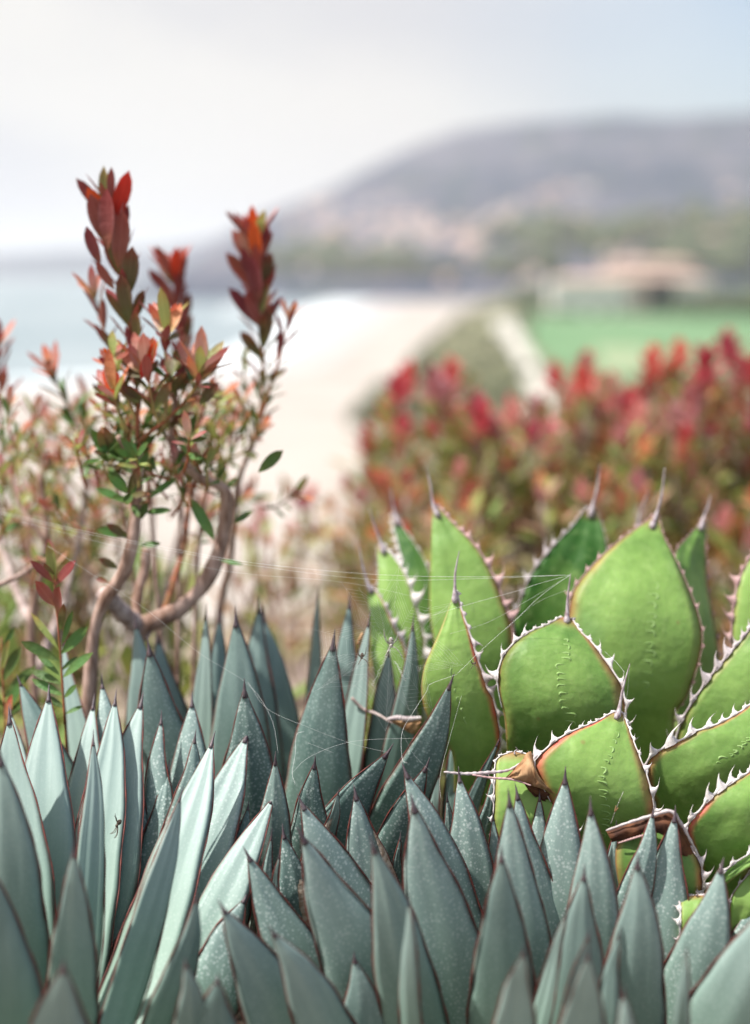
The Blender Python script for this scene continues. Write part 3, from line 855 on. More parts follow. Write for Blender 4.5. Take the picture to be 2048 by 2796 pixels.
green_leaf(GA, [(1776, 1416), (1742, 1440), (1693, 1475), (1651, 1511), (1609, 1554), (1568, 1607), (1556, 1650), (1552, 1710), (1566, 1800)], [(1801, 1418), (1810, 1460), (1837, 1510), (1869, 1578), (1893, 1638), (1908, 1682), (1918, 1735), (1912, 1790), (1897, 1842), (1872, 1910), (1840, 1975)], (1815, 1276, 1793, 1402), (1745, 2220, 130), 1.55, 1.58, tone=.20, horn='p', tl=.55, tr=.35, redL=.35, redR=.1, bulge=.16, bow=.085, imprint=(.25, .15, .22, .58, 11, .20))
green_leaf(GA, [(2062, 1700), (2030, 1742), (1993, 1784), (1968, 1815), (1941, 1846), (1917, 1880), (1895, 1912), (1873, 1948), (1856, 1985), (1842, 2050)], [(2160, 1700), (2200, 1800), (2170, 1950), (2080, 2090)], (2180, 1540, 2120, 1640), (1880, 2280, 60), 1.44, 1.46, tone=.62, horn='g', tl=1.0, tr=.8, redL=.25, bulge=.16, hooks=.9)
green_leaf(GA, [(1237, 1622), (1222, 1668), (1200, 1724), (1174, 1781), (1157, 1824), (1150, 1885), (1160, 1940), (1190, 2000), (1235, 2060)], [(1252, 1640), (1266, 1685), (1282, 1730), (1300, 1790), (1318, 1838), (1331, 1882), (1347, 1908), (1357, 1954), (1365, 2000), (1366, 2040), (1355, 2090)], (1254, 1504, 1242, 1612), (1320, 2200, 80), 1.395, 1.44, tone=.28, horn='g', tl=.0, tr=1.05, redL=.25, redR=1.0, bulge=.15, imprint=(.0, .1, .34, .62, 6, .12), hooks=.5)
green_leaf(GA, [(1538, 1681), (1497, 1705), (1457, 1720), (1421, 1742), (1394, 1766), (1374, 1793), (1362, 1832), (1361, 1878), (1371, 1930), (1380, 1990)], [(1558, 1684), (1581, 1720), (1618, 1757), (1651, 1802), (1675, 1836), (1696, 1870), (1703, 1900), (1708, 1950), (1700, 2010), (1680, 2070)], (1558, 1566, 1548, 1690), (1545, 2230, 150), 1.395, 1.45, tone=.66, horn='w', tl=.85, tr=.95, redL=.15, redR=.45, bulge=.17, bow=.06, imprint=(.12, .02, .10, .62, 15, .20), tfl=.40)
green_leaf(GA, [(2070, 1905), (2030, 1938), (1993, 1960), (1949, 1982), (1902, 1996), (1873, 2015), (1826, 2036), (1793, 2055), (1772, 2074), (1763, 2100), (1771, 2155), (1790, 2205)], [(2150, 1930), (2150, 2000), (2080, 2100), (2000, 2190), (1930, 2250)], (2180, 1780, 2100, 1880), (1835, 2330, 80), 1.37, 1.38, tone=.55, horn='w', tl=1.05, tr=.6, redL=.75, bulge=.17, tilt=.0, imprint=(.10, .2, .16, .5, 11, .20))
green_leaf(GA, [(1680, 1941), (1630, 1970), (1568, 1995), (1521, 2021), (1484, 2053), (1461, 2080), (1474, 2130), (1505, 2190), (1535, 2260)], [(1702, 1952), (1728, 2021), (1749, 2075), (1768, 2126), (1780, 2175), (1786, 2222), (1780, 2270), (1762, 2330)], (1720, 1812, 1690, 1942), (1660, 2480, 110), 1.328, 1.385, tone=.42, horn='w', tl=.85, tr=.75, redL=1.25, redR=.6, bulge=.16, bow=.055, imprint=(.30, -.10, .10, .66, 15, .22), tfl=.42)
green_leaf(GA, [(2080, 2085), (2045, 2109), (2007, 2133), (1967, 2159), (1935, 2184), (1912, 2213), (1890, 2236), (1876, 2262), (1880, 2290), (1898, 2331), (1916, 2372)], [(2150, 2120), (2150, 2200), (2110, 2290), (2030, 2400)], (2200, 1980, 2120, 2055), (1950, 2520, 40), 1.30, 1.34, tone=.60, horn='w', tl=1.1, tr=.5, redL=1.1, bulge=.16, bow=.05)
# low leaf whose end has dried brown
lf, M, grid, v = green_leaf(GA, [(1760, 2262), (1715, 2285), (1688, 2300), (1680, 2340), (1690, 2420)], [(1840, 2262), (1880, 2310), (1905, 2345), (1916, 2380), (1917, 2430), (1905, 2490)], (1806, 2222, 1800, 2250), (1800, 2640, 60), 1.275, 1.32, tone=.50, horn='g', tl=.0, tr=.8, redL=.4, redR=.6, spine_w=.4)
def crumple(name, poly, d, parent, mat, amp=.004, thick=.0016, push=None, rows=8, top=None):
    """a dried sheet between an upper and a lower edge (photo px), folded and buckled, with a real thickness"""
    up = catmull([Vector((x, y, dd)) for x, y, dd in poly[0]], 20); lo = catmull([Vector((x, y, dd)) for x, y, dd in poly[1]], 20)
    fv, bv, f = [], [], []
    sd = random.random()*40
    for r in range(rows+1):
        for i in range(21):
            p = up[i].lerp(lo[i], r/rows)
            n_ = noise.noise(Vector((i*.33, r*.5, sd)))*amp + noise.noise(Vector((i*.9, r*1.3, sd+9)))*amp*.45
            jx = noise.noise(Vector((i*.8, r, sd+20)))*5 if r in (0, rows) else 0
            q = P(p.x + jx, p.y + jx*.7, p.z + n_ - amp*math.sin(math.pi*r/rows))
            fv.append(q); bv.append(q + FWD*thick)
    n = len(fv)
    for r in range(rows):
        for i in range(20):
            a = r*21+i
            f.append((a, a+21, a+22, a+1)); f.append((n+a, n+a+1, n+a+22, n+a+21))
    for i in range(20):
        f.append((i, i+1, n+i+1, n+i)); a = rows*21+i; f.append((a+1, a, n+a, n+a+1))
    for r in range(rows):
        a = r*21; f.append((a, n+a, n+a+21, a+21)); a += 20; f.append((a, a+21, n+a+21, n+a))
    vv = fv + bv
    o0 = vv[n//2].copy()
    return obj(name, mesh_from(name, relto(vv, o0), f, mat), parent, Matrix.Translation(o0))
dt1 = crumple('dry_tip', ([(1655, 2268, 1.268), (1715, 2248, 1.262), (1784, 2228, 1.258), (1832, 2218, 1.256), (1858, 2250, 1.258), (1886, 2300, 1.264), (1914, 2352, 1.27)],
                          [(1672, 2300, 1.262), (1718, 2290, 1.258), (1780, 2272, 1.254), (1828, 2292, 1.252), (1846, 2318, 1.254), (1862, 2336, 1.26), (1908, 2352, 1.268)]), 1.26, lf, M_DRY_DARK, .004)
def edge_strip(parent, name, pts, r, mat, seeded=0):
    p3 = catmull([P(*p) for p in pts], 40)
    o0 = p3[0].copy()
    v_, f_ = tube_data(relto(p3, o0), lambda k: r*(.7+.5*abs(math.sin(k*37+seeded)))*(.5+.5*math.sin(math.pi*min(1, max(0, k*.96+.02)))), 5)
    return obj(name, mesh_from(name, v_, f_, mat), parent, Matrix.Translation(o0))
edge_strip(lf, 'dry_margin', [(1655, 2268, 1.262), (1715, 2247, 1.256), (1784, 2226, 1.252), (1832, 2215, 1.250), (1860, 2250, 1.252), (1888, 2300, 1.258), (1914, 2350, 1.264)], .0016, M_HORN)
edge_strip(lf, 'dry_margin', [(1688, 2302, 1.257), (1740, 2286, 1.253), (1782, 2274, 1.25)], .0010, M_HORN_PINK)
# leaf on the left whose end has dried, folded over and kept its long pale spine
lf, M, grid, v = green_leaf(GA, [(1358, 2072), (1352, 2130), (1350, 2200), (1352, 2280)], [(1452, 2066), (1490, 2110), (1530, 2180), (1560, 2290)], (1408, 2040, 1405, 2052), (1460, 2560, 50), 1.325, 1.36, tone=.22, horn='w', tl=.7, tr=.9, redL=.2, redR=.3, spine_w=.3)
crumple('dry_tip', ([(1382, 2122, 1.300), (1405, 2098, 1.298), (1432, 2072, 1.296), (1450, 2050, 1.298), (1462, 2092, 1.300), (1490, 2140, 1.304), (1524, 2170, 1.308)],
                    [(1384, 2127, 1.298), (1408, 2130, 1.292), (1432, 2140, 1.290), (1452, 2146, 1.290), (1475, 2152, 1.292), (1500, 2162, 1.296), (1526, 2174, 1.304)]), 1.30, lf, M_DRY, .006)
crumple('dry_fold', ([(1430, 2138, 1.300), (1462, 2146, 1.300), (1495, 2160, 1.302), (1524, 2172, 1.306)],
                     [(1444, 2160, 1.302), (1470, 2182, 1.304), (1500, 2188, 1.306), (1530, 2186, 1.310)]), 1.30, lf, M_DRY_DARK, .003)
edge_strip(lf, 'dry_spine', [(1212, 2108, 1.285), (1270, 2113, 1.287), (1330, 2110, 1.29), (1385, 2104, 1.296), (1420, 2085, 1.298)], .0016, M_HORN)
edge_strip(lf, 'dry_margin', [(1290, 2116, 1.286), (1340, 2124, 1.288), (1400, 2129, 1.290), (1450, 2145, 1.288)], .0012, M_HORN_PINK)
# small low leaves at the right edge
green_leaf(GA, [(1862, 2452), (1860, 2500), (1858, 2560)], [(1948, 2450), (1946, 2500), (1944, 2560)], (1900, 2434, 1902, 2444), (1895, 2700, 40), 1.25, 1.30, tone=.12, horn='w', tl=.8, tr=.8, redL=.2, redR=1.6, spine_w=.3)
green_leaf(GA, [(2075, 2318), (2010, 2355), (1950, 2405), (1915, 2440)], [(2090, 2345), (2040, 2372), (1975, 2420), (1925, 2455)], (2200, 2240, 2110, 2300), (1880, 2490, 8), 1.27, 1.29, tone=.55, horn='w', tl=.7, tr=.0, redL=.2, bulge=.1)
green_leaf(GA, [(2062, 2372), (2024, 2410), (1998, 2450), (1994, 2490)], [(2120, 2400), (2130, 2470), (2080, 2520)], (2140, 2290, 2085, 2350), (2020, 2640, 40), 1.27, 1.30, tone=.0, horn='g', tl=.35, tr=.5, redL=.0, redR=.1)
# ================================================================== red-tipped shrubs
RED, ORANGE, BURG, OLIVE, GREEN, PINK, LIME = range(7)
TW = {
    RED:    mat_twotone('leaf_flame_red', (0.42, 0.05, 0.02), (0.66, 0.055, 0.02), (0.62, 0.06, 0.02), .5, .35),
    ORANGE: mat_twotone('leaf_orange', (0.46, 0.36, 0.11), (0.64, 0.12, 0.07), (0.62, 0.27, 0.14), .45, .28),
    BURG:   mat_twotone('leaf_burgundy', (0.26, 0.10, 0.05), (0.26, 0.045, 0.04), (0.25, 0.068, 0.058), .4, .22, (0.32, 0.13, 0.12)),
    OLIVE:  mat_twotone('leaf_olive', (0.13, 0.15, 0.04), (0.22, 0.06, 0.03), (0.14, 0.11, 0.045), .55, .22, (0.22, 0.10, 0.07)),
    GREEN:  mat_twotone('leaf_green', (0.13, 0.20, 0.05), (0.10, 0.14, 0.03), (0.085, 0.175, 0.045), .6, .25, (0.13, 0.16, 0.05)),
    PINK:   mat_twotone('leaf_pink', (0.40, 0.36, 0.16), (0.60, 0.17, 0.13), (0.58, 0.31, 0.25), .5, .28),
    LIME:   mat_twotone('leaf_lime', (0.36, 0.40, 0.10), (0.42, 0.30, 0.09), (0.33, 0.38, 0.12), .5, .35),
}
def leaf_data(wid=.15, curl=.06, fold=.35, rows=6, peak=.5, V=None, Fc=None, X=None):
    V = [] if V is None else V; Fc = [] if Fc is None else Fc
    b = len(V)
    for i in range(rows+1):
        t = i/rows
        w = wid*(math.sin(math.pi*min(1, t**1.25))**.62*.95 + .05*(1-t))
        if i == rows: w = .004
        cy = curl*math.sin(t*math.pi*.55)*t
        for q in (-1, 0, 1):
            p = Vector((q*w, -abs(q)*w*fold + cy, t))
            V.append(X @ p if X else p)
    for i in range(rows):
        for j in (0, 1):
            a = b+i*3+j
            Fc.append((a, a+1, a+4, a+3))
    return V, Fc
LEAFM = {}
for mk, mm in TW.items():
    for vi, (wd, cu, fo) in enumerate(((.120, .10, .3), (.135, -.04, .45), (.110, .20, .25))):
        v_, f_ = leaf_data(wd, cu, fo)
        LEAFM[(mk, vi)] = mesh_from('leaf', v_, f_, TW[mk])
def put_leaf(parent, base, d, nrm, L, mk, wide=1.0, vi=None):
    d = d.normalized(); x = d.cross(nrm)
    if x.length < 1e-5: x = d.orthogonal()
    x.normalize(); y = d.cross(x).normalized()
    a = x*L*wide; b = y*L; c = d*L
    M = Matrix(((a.x, b.x, c.x, base.x), (a.y, b.y, c.y, base.y), (a.z, b.z, c.z, base.z), (0, 0, 0, 1)))
    return obj('leaf', LEAFM[(mk, random.randrange(3) if vi is None else vi)], parent, M)
def twig(parent, pts, r0, r1, mat=None, name='twig', n=None):
    p3 = [P(*p) if not isinstance(p, Vector) else p for p in pts]
    c = catmull(p3, n or max(6, len(p3)*4))
    o0 = c[0].copy()
    v_, f_ = tube_data(relto(c, o0), lambda k: lerp(r0, r1, k)*(1 + .07*math.sin(k*23+o0.x*50) + .16*noise.noise(Vector((k*14, o0.x*40, 2)))), 8)
    obj(name, mesh_from(name, v_, f_, mat or M_BARK), parent, Matrix.Translation(o0))
    return c
def spike(parent, pts, n, L, kinds, r0=.0022, r1=.0010, k0=.0, splay=(55, 24), top=True, wide=1.0, mat=None, phase=None, topkinds=None, topn=5):
    """leafy upright shoot: kinds(k) -> leaf kind, L(k) -> length in photo px"""
    dm = pts[-1][2] if not isinstance(pts[-1], Vector) else None
    c = twig(parent, pts, r0, r1, mat or M_STEM_RED, 'twig', 24)
    px = (dm if dm else (c[-1]-CAM).dot(FWD))/F
    ph = random.random()*6 if phase is None else phase
    for i in range(n):
        k = lerp(k0, .97, (i+.5)/n)
        j = min(23, int(k*24)); p = c[j].lerp(c[j+1], k*24-j); tdir = (c[j+1]-c[j]).normalized()
        a = ph + i*2.39996
        u = tdir.orthogonal().normalized(); u = Matrix.Rotation(a, 3, tdir) @ u
        sp = R(lerp(splay[0], splay[1], k) + random.uniform(-8, 8))
        dr = tdir*math.cos(sp) + u*math.sin(sp)
        nm = tdir*math.sin(sp) - u*math.cos(sp)
        nm = nm + tdir.cross(u)*random.uniform(-.5, .5)
        put_leaf(parent, p + u*r1, dr, nm, L(k)*px*random.uniform(.85, 1.12), kinds(k), wide*random.uniform(.9, 1.1))
    if top:
        tdir = (c[-1]-c[-3]).normalized()
        for i in range(topn):
            a = ph + i*2*math.pi/topn + random.uniform(-.3, .3)
            u = tdir.orthogonal().normalized(); u = Matrix.Rotation(a, 3, tdir) @ u
            sp = R(random.uniform(14, 34))
            dr = tdir*math.cos(sp) + u*math.sin(sp); nm = tdir*math.sin(sp) - u*math.cos(sp)
            kd = (topkinds or [kinds(1.0)])[i % len(topkinds or [1])]
            put_leaf(parent, c[-1] - tdir*.004, dr, nm, L(1)*px*random.uniform(.95, 1.3), kd, wide*1.15, 2)
    return c
def pick(*opts):
    return lambda k: random.choice([o for (a, b, o) in opts if a <= k <= b] or [opts[-1][2]])

px15 = 1.5/F
SA = thing('red_tipped_shrub', P(225, 2300, 1.56)*1.0, 'nearest red-tipped shrub, pinkish bare trunk and one tall burgundy shoot with flame-red end', 'shrub', 'red-tipped shrubs on the bluff')
SA.location.z = 0; WM[SA.name] = Matrix.Translation(SA.location)
gz = P(225, 2300, 1.56)
twig(SA, [Vector((gz.x-.03, gz.y, 0)), P(212, 2180, 1.56), P(238, 1980, 1.55), P(250, 1810, 1.54), P(262, 1705, 1.53), P(290, 1632, 1.52), P(335, 1570, 1.51), P(362, 1480, 1.50), P(372, 1380, 1.50), P(378, 1280, 1.50), P(374, 1205, 1.5)], .0118, .0050, M_BARK, 'trunk', 60)
twig(SA, [(282, 1618, 1.53), (340, 1678, 1.56), (385, 1716, 1.585), (410, 1726, 1.59)], .0098, .0098, M_BARK_GREY, 'branch', 24)
twig(SA, [(368, 1716, 1.585), (440, 1688, 1.58), (500, 1655, 1.58), (560, 1590, 1.58), (600, 1500, 1.58), (616, 1400, 1.57), (612, 1335, 1.56), (545, 1305, 1.55), (490, 1250, 1.54), (462, 1195, 1.53)], .0104, .0040, M_BARK, 'branch', 50)
twig(SA, [(372, 1712, 1.585), (374, 1640, 1.60), (392, 1560, 1.61), (398, 1500, 1.62)], .0065, .0045, M_BARK, 'branch')
twig(SA, [(446, 1680, 1.59), (470, 1600, 1.63), (500, 1500, 1.66), (515, 1380, 1.68), (520, 1300, 1.70)], .0042, .0030, M_STEM_RED, 'branch')
twig(SA, [(376, 1290, 1.5), (350, 1240, 1.49), (322, 1190, 1.48)], .0042, .0030, M_BARK, 'branch')
twig(SA, [(374, 1215, 1.5), (410, 1180, 1.49), (450, 1150, 1.49), (505, 1095, 1.49), (538, 1045, 1.49)], .0026, .0012, M_STEM_RED, 'branch')
# the tall shoot
spike(SA, [(374, 1212, 1.50), (376, 1100, 1.50), (368, 1000, 1.51), (352, 880, 1.51), (332, 750, 1.51), (316, 640, 1.51), (302, 560, 1.51), (296, 535, 1.51)], 34, lambda k: lerp(80, 120, smooth(.1, .6, k)),
      lambda k: OLIVE if k < .32 else (BURG if random.random() < .8 else OLIVE), k0=.10, splay=(40, 13), wide=1.0, phase=1.0, top=False)
for (x0, y0, x1, y1, kd, dd, w_) in [(294, 600, 286, 453, LIME, 1.525, .75), (290, 595, 207, 488, BURG, 1.53, .8), (312, 610, 352, 466, RED, 1.515, .95), (288, 590, 238, 512, RED, 1.515, 1.25), (296, 680, 296, 515, BURG, 1.495, 1.0), (288, 665, 246, 530, BURG, 1.505, 1.1), (322, 735, 336, 575, BURG, 1.50, 1.0), (275, 725, 237, 617, BURG, 1.50, 1.0), (312, 790, 264, 715, BURG, 1.50, 1.0), (346, 815, 362, 672, OLIVE, 1.50, 1.1), (304, 690, 352, 560, BURG, 1.53, .8), (330, 760, 290, 640, BURG, 1.52, 1.1), (352, 880, 330, 745, OLIVE, 1.50, 1.0), (376, 930, 372, 850, OLIVE, 1.5, 1.2), (362, 880, 392, 790, OLIVE, 1.52, 1.0)]:
    b = P(x0, y0, dd); e = P(x1, y1, dd - .008)
    put_leaf(SA, b, e-b, -FWD + Vector((random.uniform(-.4, .4), 0, .1)), (e-b).length, kd, w_*1.22, 1)
spike(SA, [(372, 1050, 1.52), (330, 1000, 1.55), (292, 930, 1.57), (270, 850, 1.58), (258, 810, 1.58)], 13, lambda k: 82, pick((0, .5, OLIVE), (.4, 1, BURG), (.7, 1, PINK)), k0=.2, topkinds=[PINK, ORANGE, PINK], topn=5)
# the middle cluster of salmon and orange whorls
for (pts, n, tops, sz) in [
    ([(436, 1160, 1.49), (418, 1110, 1.485), (408, 1050, 1.48), (402, 1020, 1.48)], 6, [PINK, RED, ORANGE, PINK, RED, LIME], 92),
    ([(450, 1150, 1.49), (458, 1060, 1.50), (452, 980, 1.50), (446, 900, 1.50)], 8, [ORANGE, LIME, ORANGE, PINK, ORANGE], 80),
    ([(505, 1095, 1.49), (532, 1060, 1.485), (545, 1020, 1.48)], 6, [ORANGE, LIME, PINK, ORANGE, LIME, PINK], 92),
    ([(350, 1180, 1.49), (325, 1130, 1.48), (312, 1085, 1.475)], 5, [ORANGE, PINK, LIME, ORANGE, RED], 68),
    ([(374, 1150, 1.5), (345, 1080, 1.50), (318, 1010, 1.50)], 5, [LIME, ORANGE, PINK, LIME], 76),
    ([(430, 1190, 1.52), (480, 1120, 1.53), (505, 1040, 1.54)], 7, [PINK, ORANGE, LIME], 76)]:
    spike(SA, pts, n, lambda k, s=sz: lerp(s, s*1.2, k), pick((0, 1, OLIVE), (0, .5, GREEN), (.3, 1, BURG)), k0=.25, splay=(62, 40), topkinds=tops, topn=len(tops), wide=1.15, mat=M_STEM_GREEN)
for (cx_, cy_, lst) in [
    (398, 1030, [(352, 938, PINK), (328, 955, PINK), (368, 902, PINK), (384, 915, LIME), (414, 922, ORANGE), (404, 962, RED), (330, 1010, OLIVE), (432, 985, OLIVE)]),
    (545, 1050, [(492, 922, PINK), (528, 922, PINK), (557, 912, LIME), (602, 948, ORANGE), (512, 975, ORANGE), (540, 1008, BURG), (596, 1050, OLIVE), (500, 1040, OLIVE)]),
    (455, 930, [(414, 820, PINK), (436, 800, ORANGE), (448, 790, LIME), (492, 824, ORANGE), (458, 880, BURG), (425, 905, PINK), (495, 905, OLIVE)]),
    (315, 1085, [(262, 1005, PINK), (316, 1012, RED), (286, 985, PINK), (290, 955, ORANGE), (340, 1040, OLIVE)]),
    (310, 985, [(284, 950, RED), (305, 900, LIME), (330, 935, PINK), (340, 960, BURG)]),
    (468, 1040, [(492, 932, OLIVE), (440, 975, BURG), (515, 985, BURG), (455, 960, OLIVE)])]:
    for (x1, y1, kd) in lst:
        dd = random.uniform(1.455, 1.50)
        b = P(lerp(cx_, x1, .12), lerp(cy_, y1, .12), 1.48); e = P(x1, y1, dd)
        put_leaf(SA, b, e-b, -FWD + Vector((random.uniform(-.6, .6), 0, random.uniform(0, .5))), (e-b).length, kd, 1.3, 2 if random.random() < .5 else 0)
for (x0, y0, x1, y1, kd) in [(424, 1120, 468, 1042, OLIVE), (382, 1100, 324, 1062, OLIVE), (385, 1035, 412, 965, RED), (448, 935, 462, 885, BURG), (540, 1055, 545, 1015, BURG), (390, 1090, 330, 1055, OLIVE), (490, 1130, 535, 1095, OLIVE), (545, 1105, 598, 1045, OLIVE)]:
    b = P(x0, y0, 1.475); e = P(x1, y1, 1.465)
    put_leaf(SA, b, e-b, -FWD + Vector((random.uniform(-.3, .3), 0, .2)), (e-b).length, kd, 1.45, 1)
spike(SA, [(466, 1205, 1.53), (470, 1140, 1.525), (482, 1070, 1.52), (488, 1020, 1.52)], 10, lambda k: 82, pick((0, 1, OLIVE), (0, .5, GREEN), (.5, 1, PINK)), r0=.0030, k0=.05, splay=(62, 38), topkinds=[PINK, LIME, ORANGE], topn=4, wide=1.2, mat=M_BARK)
spike(SA, [(470, 1215, 1.53), (440, 1165, 1.535), (425, 1120, 1.54)], 7, lambda k: 70, pick((0, 1, GREEN), (0, 1, LIME)), r0=.0026, k0=.1, splay=(62, 38), topkinds=[LIME, PINK], topn=3, wide=1.2, mat=M_BARK)
def fill(parent, n, box, dd, length, size, kinds, up=(.1, 1.0), lean=.9, mat=None, nl=(5, 9), r=.0016, tops=None):
    for _ in range(n):
        x = random.uniform(box[0], box[2]); y = random.uniform(box[1], box[3]); d = random.uniform(*dd)
        l = random.uniform(*length); ang = random.gauss(0, lean*.6)
        p0 = (x, y, d); p1 = (x + math.sin(ang)*l*.5 + random.uniform(-8, 8), y - math.cos(ang)*l*.5, d - .01); p2 = (x + math.sin(ang*.8)*l, y - l*math.cos(ang*.8), d - random.uniform(0, .04))
        spike(parent, [p0, p1, p2], random.randint(*nl), lambda k: size*lerp(.8, 1.05, k), kinds, r, r*.6, k0=.15, splay=(64, 38), wide=1.2, mat=mat or random.choice([M_STEM_GREEN, M_STEM_RED]), topkinds=tops, topn=3)
fill(SA, 11, (300, 1230, 620, 1480), (1.48, 1.62), (70, 150), 62, pick((0, 1, GREEN), (0, 1, GREEN), (.5, 1, LIME), (.6, 1, PINK)))
fill(SA, 5, (240, 1250, 380, 1420), (1.50, 1.58), (60, 110), 78, pick((0, 1, GREEN), (0, 1, OLIVE)))
for (x0, y0, x1, y1, kd, w_) in [(330, 1240, 255, 1212, GREEN, 1.2), (350, 1375, 265, 1325, GREEN, 1.2), (352, 1462, 262, 1448, GREEN, 1.3), (352, 1470, 290, 1430, OLIVE, 1.3), (408, 1360, 470, 1302, GREEN, 1.2), (385, 1490, 432, 1480, GREEN, 1.5), (382, 1420, 400, 1372, GREEN, 1.7), (705, 1290, 775, 1230, GREEN, 1.3), (585, 1475, 525, 1365, GREEN, 1.2), (322, 1552, 268, 1525, OLIVE, 1.4), (300, 1590, 262, 1582, ORANGE, 1.2), (690, 1395, 640, 1430, GREEN, 1.2), (600, 1530, 660, 1535, GREEN, 1.0), (395, 1400, 470, 1395, GREEN, 1.0)]:
    b = P(x0, y0, 1.50); e = P(x1, y1, 1.49)
    put_leaf(SA, b, e-b, -FWD + Vector((random.uniform(-.5, .5), 0, .5)), (e-b).length, kd, w_)

SB = thing('red_tipped_shrub', (P(640, 2000, 1.8).x, P(640, 2000, 1.8).y, 0), 'red-tipped shrub close behind the nearest one, its burgundy shoots rising right of the tall one', 'shrub', 'red-tipped shrubs on the bluff')
g = SB.location
twig(SB, [Vector((g.x, g.y, 0)), P(600, 1750, 1.80), P(625, 1550, 1.76), P(640, 1400, 1.72), P(655, 1300, 1.70), P(690, 1215, 1.69)], .008, .003, M_BARK, 'trunk', 40)
twig(SB, [P(625, 1550, 1.76), P(570, 1450, 1.78), P(530, 1350, 1.78), P(520, 1280, 1.77)], .004, .003, M_BARK, 'branch')
spike(SB, [(690, 1215, 1.69), (714, 1100, 1.69), (718, 1000, 1.69), (708, 880, 1.69), (702, 760, 1.69), (697, 690, 1.69), (696, 668, 1.69)], 38, lambda k: lerp(70, 118, smooth(.2, .7, k)), lambda k: (GREEN if random.random() < .6 else OLIVE) if k < .3 else (OLIVE if k < .55 and random.random() < .6 else BURG), k0=.06, splay=(48, 20), topn=9, topkinds=[RED, BURG, PINK, BURG, RED, LIME, BURG, PINK, BURG])
spike(SB, [(520, 1290, 1.77), (514, 1150, 1.77), (505, 1000, 1.76), (490, 870, 1.76), (478, 780, 1.76), (474, 760, 1.76)], 28, lambda k: lerp(74, 100, k), lambda k: OLIVE if k < .45 else BURG, k0=.2, splay=(46, 20), topn=7, topkinds=[RED, BURG, PINK, BURG, RED, BURG, PINK])
spike(SB, [(712, 1140, 1.68), (740, 1050, 1.67), (770, 950, 1.66), (785, 890, 1.66), (788, 875, 1.66)], 12, lambda k: lerp(60, 76, k), lambda k: OLIVE if k < .5 else BURG, k0=.15, splay=(44, 24), topn=5, topkinds=[ORANGE, PINK, RED, PINK, ORANGE])
for (x0, y0, x1, y1, kd, dd, w_) in [(704, 720, 692, 600, RED, 1.67, 1.2), (698, 730, 654, 600, PINK, 1.70, 1.1), (712, 720, 736, 616, BURG, 1.68, 1.1), (696, 740, 632, 625, PINK, 1.71, 1.1), (702, 730, 672, 590, PINK, 1.72, 1.0), (706, 725, 712, 598, ORANGE, 1.71, 1.0), (704, 790, 664, 672, BURG, 1.67, 1.2), (708, 800, 742, 690, OLIVE, 1.68, 1.2), (704, 800, 616, 690, BURG, 1.70, 1.1), (708, 830, 690, 700, BURG, 1.66, 1.2), (710, 860, 735, 760, OLIVE, 1.67, 1.2), (706, 890, 622, 786, BURG, 1.69, 1.1), (712, 900, 668, 800, BURG, 1.67, 1.2), (716, 960, 742, 830, OLIVE, 1.68, 1.2), (716, 980, 655, 905, OLIVE, 1.67, 1.3),
        (478, 775, 483, 672, RED, 1.74, 1.2), (474, 780, 430, 684, PINK, 1.77, 1.1), (482, 800, 508, 730, BURG, 1.76, 1.2), (474, 810, 404, 735, BURG, 1.77, 1.1), (480, 790, 458, 690, PINK, 1.78, 1.0), (486, 860, 440, 770, BURG, 1.75, 1.2), (492, 900, 520, 800, OLIVE, 1.76, 1.2), (500, 960, 525, 860, OLIVE, 1.76, 1.2)]:
    b = P(x0, y0, dd + .01); e = P(x1, y1, dd)
    put_leaf(SB, b, e-b, -FWD + Vector((random.uniform(-.5, .5), 0, .1)), (e-b).length, kd, w_, 1)
fill(SB, 12, (560, 1150, 740, 1430), (1.66, 1.8), (80, 170), 56, pick((0, 1, GREEN), (0, 1, LIME), (.5, 1, PINK)), tops=[PINK, ORANGE, LIME])
fill(SB, 5, (520, 1050, 620, 1300), (1.68, 1.8), (60, 130), 56, pick((0, 1, GREEN), (0, 1, OLIVE)), tops=[PINK, ORANGE])

SC = thing('red_tipped_shrub', (P(110, 2100, 1.72).x, P(110, 2100, 1.72).y, 0), 'bushy red-tipped shrub at the left edge with many small salmon and green twigs', 'shrub', 'red-tipped shrubs on the bluff')
g = SC.location
twig(SC, [Vector((g.x, g.y, 0)), P(95, 1900, 1.72), P(85, 1700, 1.71), P(120, 1540, 1.69), P(128, 1470, 1.68), P(120, 1380, 1.68), P(106, 1290, 1.68)], .0082, .0036, M_BARK, 'trunk', 40)
twig(SC, [P(128, 1480, 1.68), P(95, 1440, 1.68), P(55, 1380, 1.69), P(30, 1300, 1.7)], .0036, .002, M_BARK, 'branch')
twig(SC, [P(-60, 1620, 1.55), P(10, 1592, 1.56), P(60, 1568, 1.58), P(98, 1540, 1.62), P(120, 1530, 1.69)], .0026, .0024, M_BARK, 'branch')
twig(SC, [P(85, 1700, 1.71), P(40, 1600, 1.75), P(5, 1480, 1.8), P(-10, 1350, 1.8)], .006, .003, M_BARK_GREY, 'branch')
twig(SC, [P(95, 1850, 1.72), P(170, 1650, 1.8), P(215, 1480, 1.82), P(235, 1330, 1.8), P(240, 1250, 1.76)], .006, .003, M_BARK_GREY, 'branch')
spike(SC, [(240, 1260, 1.76), (205, 1160, 1.74), (170, 1080, 1.73), (150, 1030, 1.72)], 14, lambda k: 88, pick((0, .8, GREEN), (.7, 1, OLIVE)), k0=.1, topn=6, topkinds=[PINK, RED, PINK, ORANGE])
spike(SC, [(10, 1330, 1.8), (4, 1200, 1.78), (-2, 1060, 1.76), (-6, 950, 1.75)], 22, lambda k: 95, pick((0, .5, GREEN), (.4, 1, BURG)), k0=.1, topn=6, topkinds=[RED, PINK, BURG])
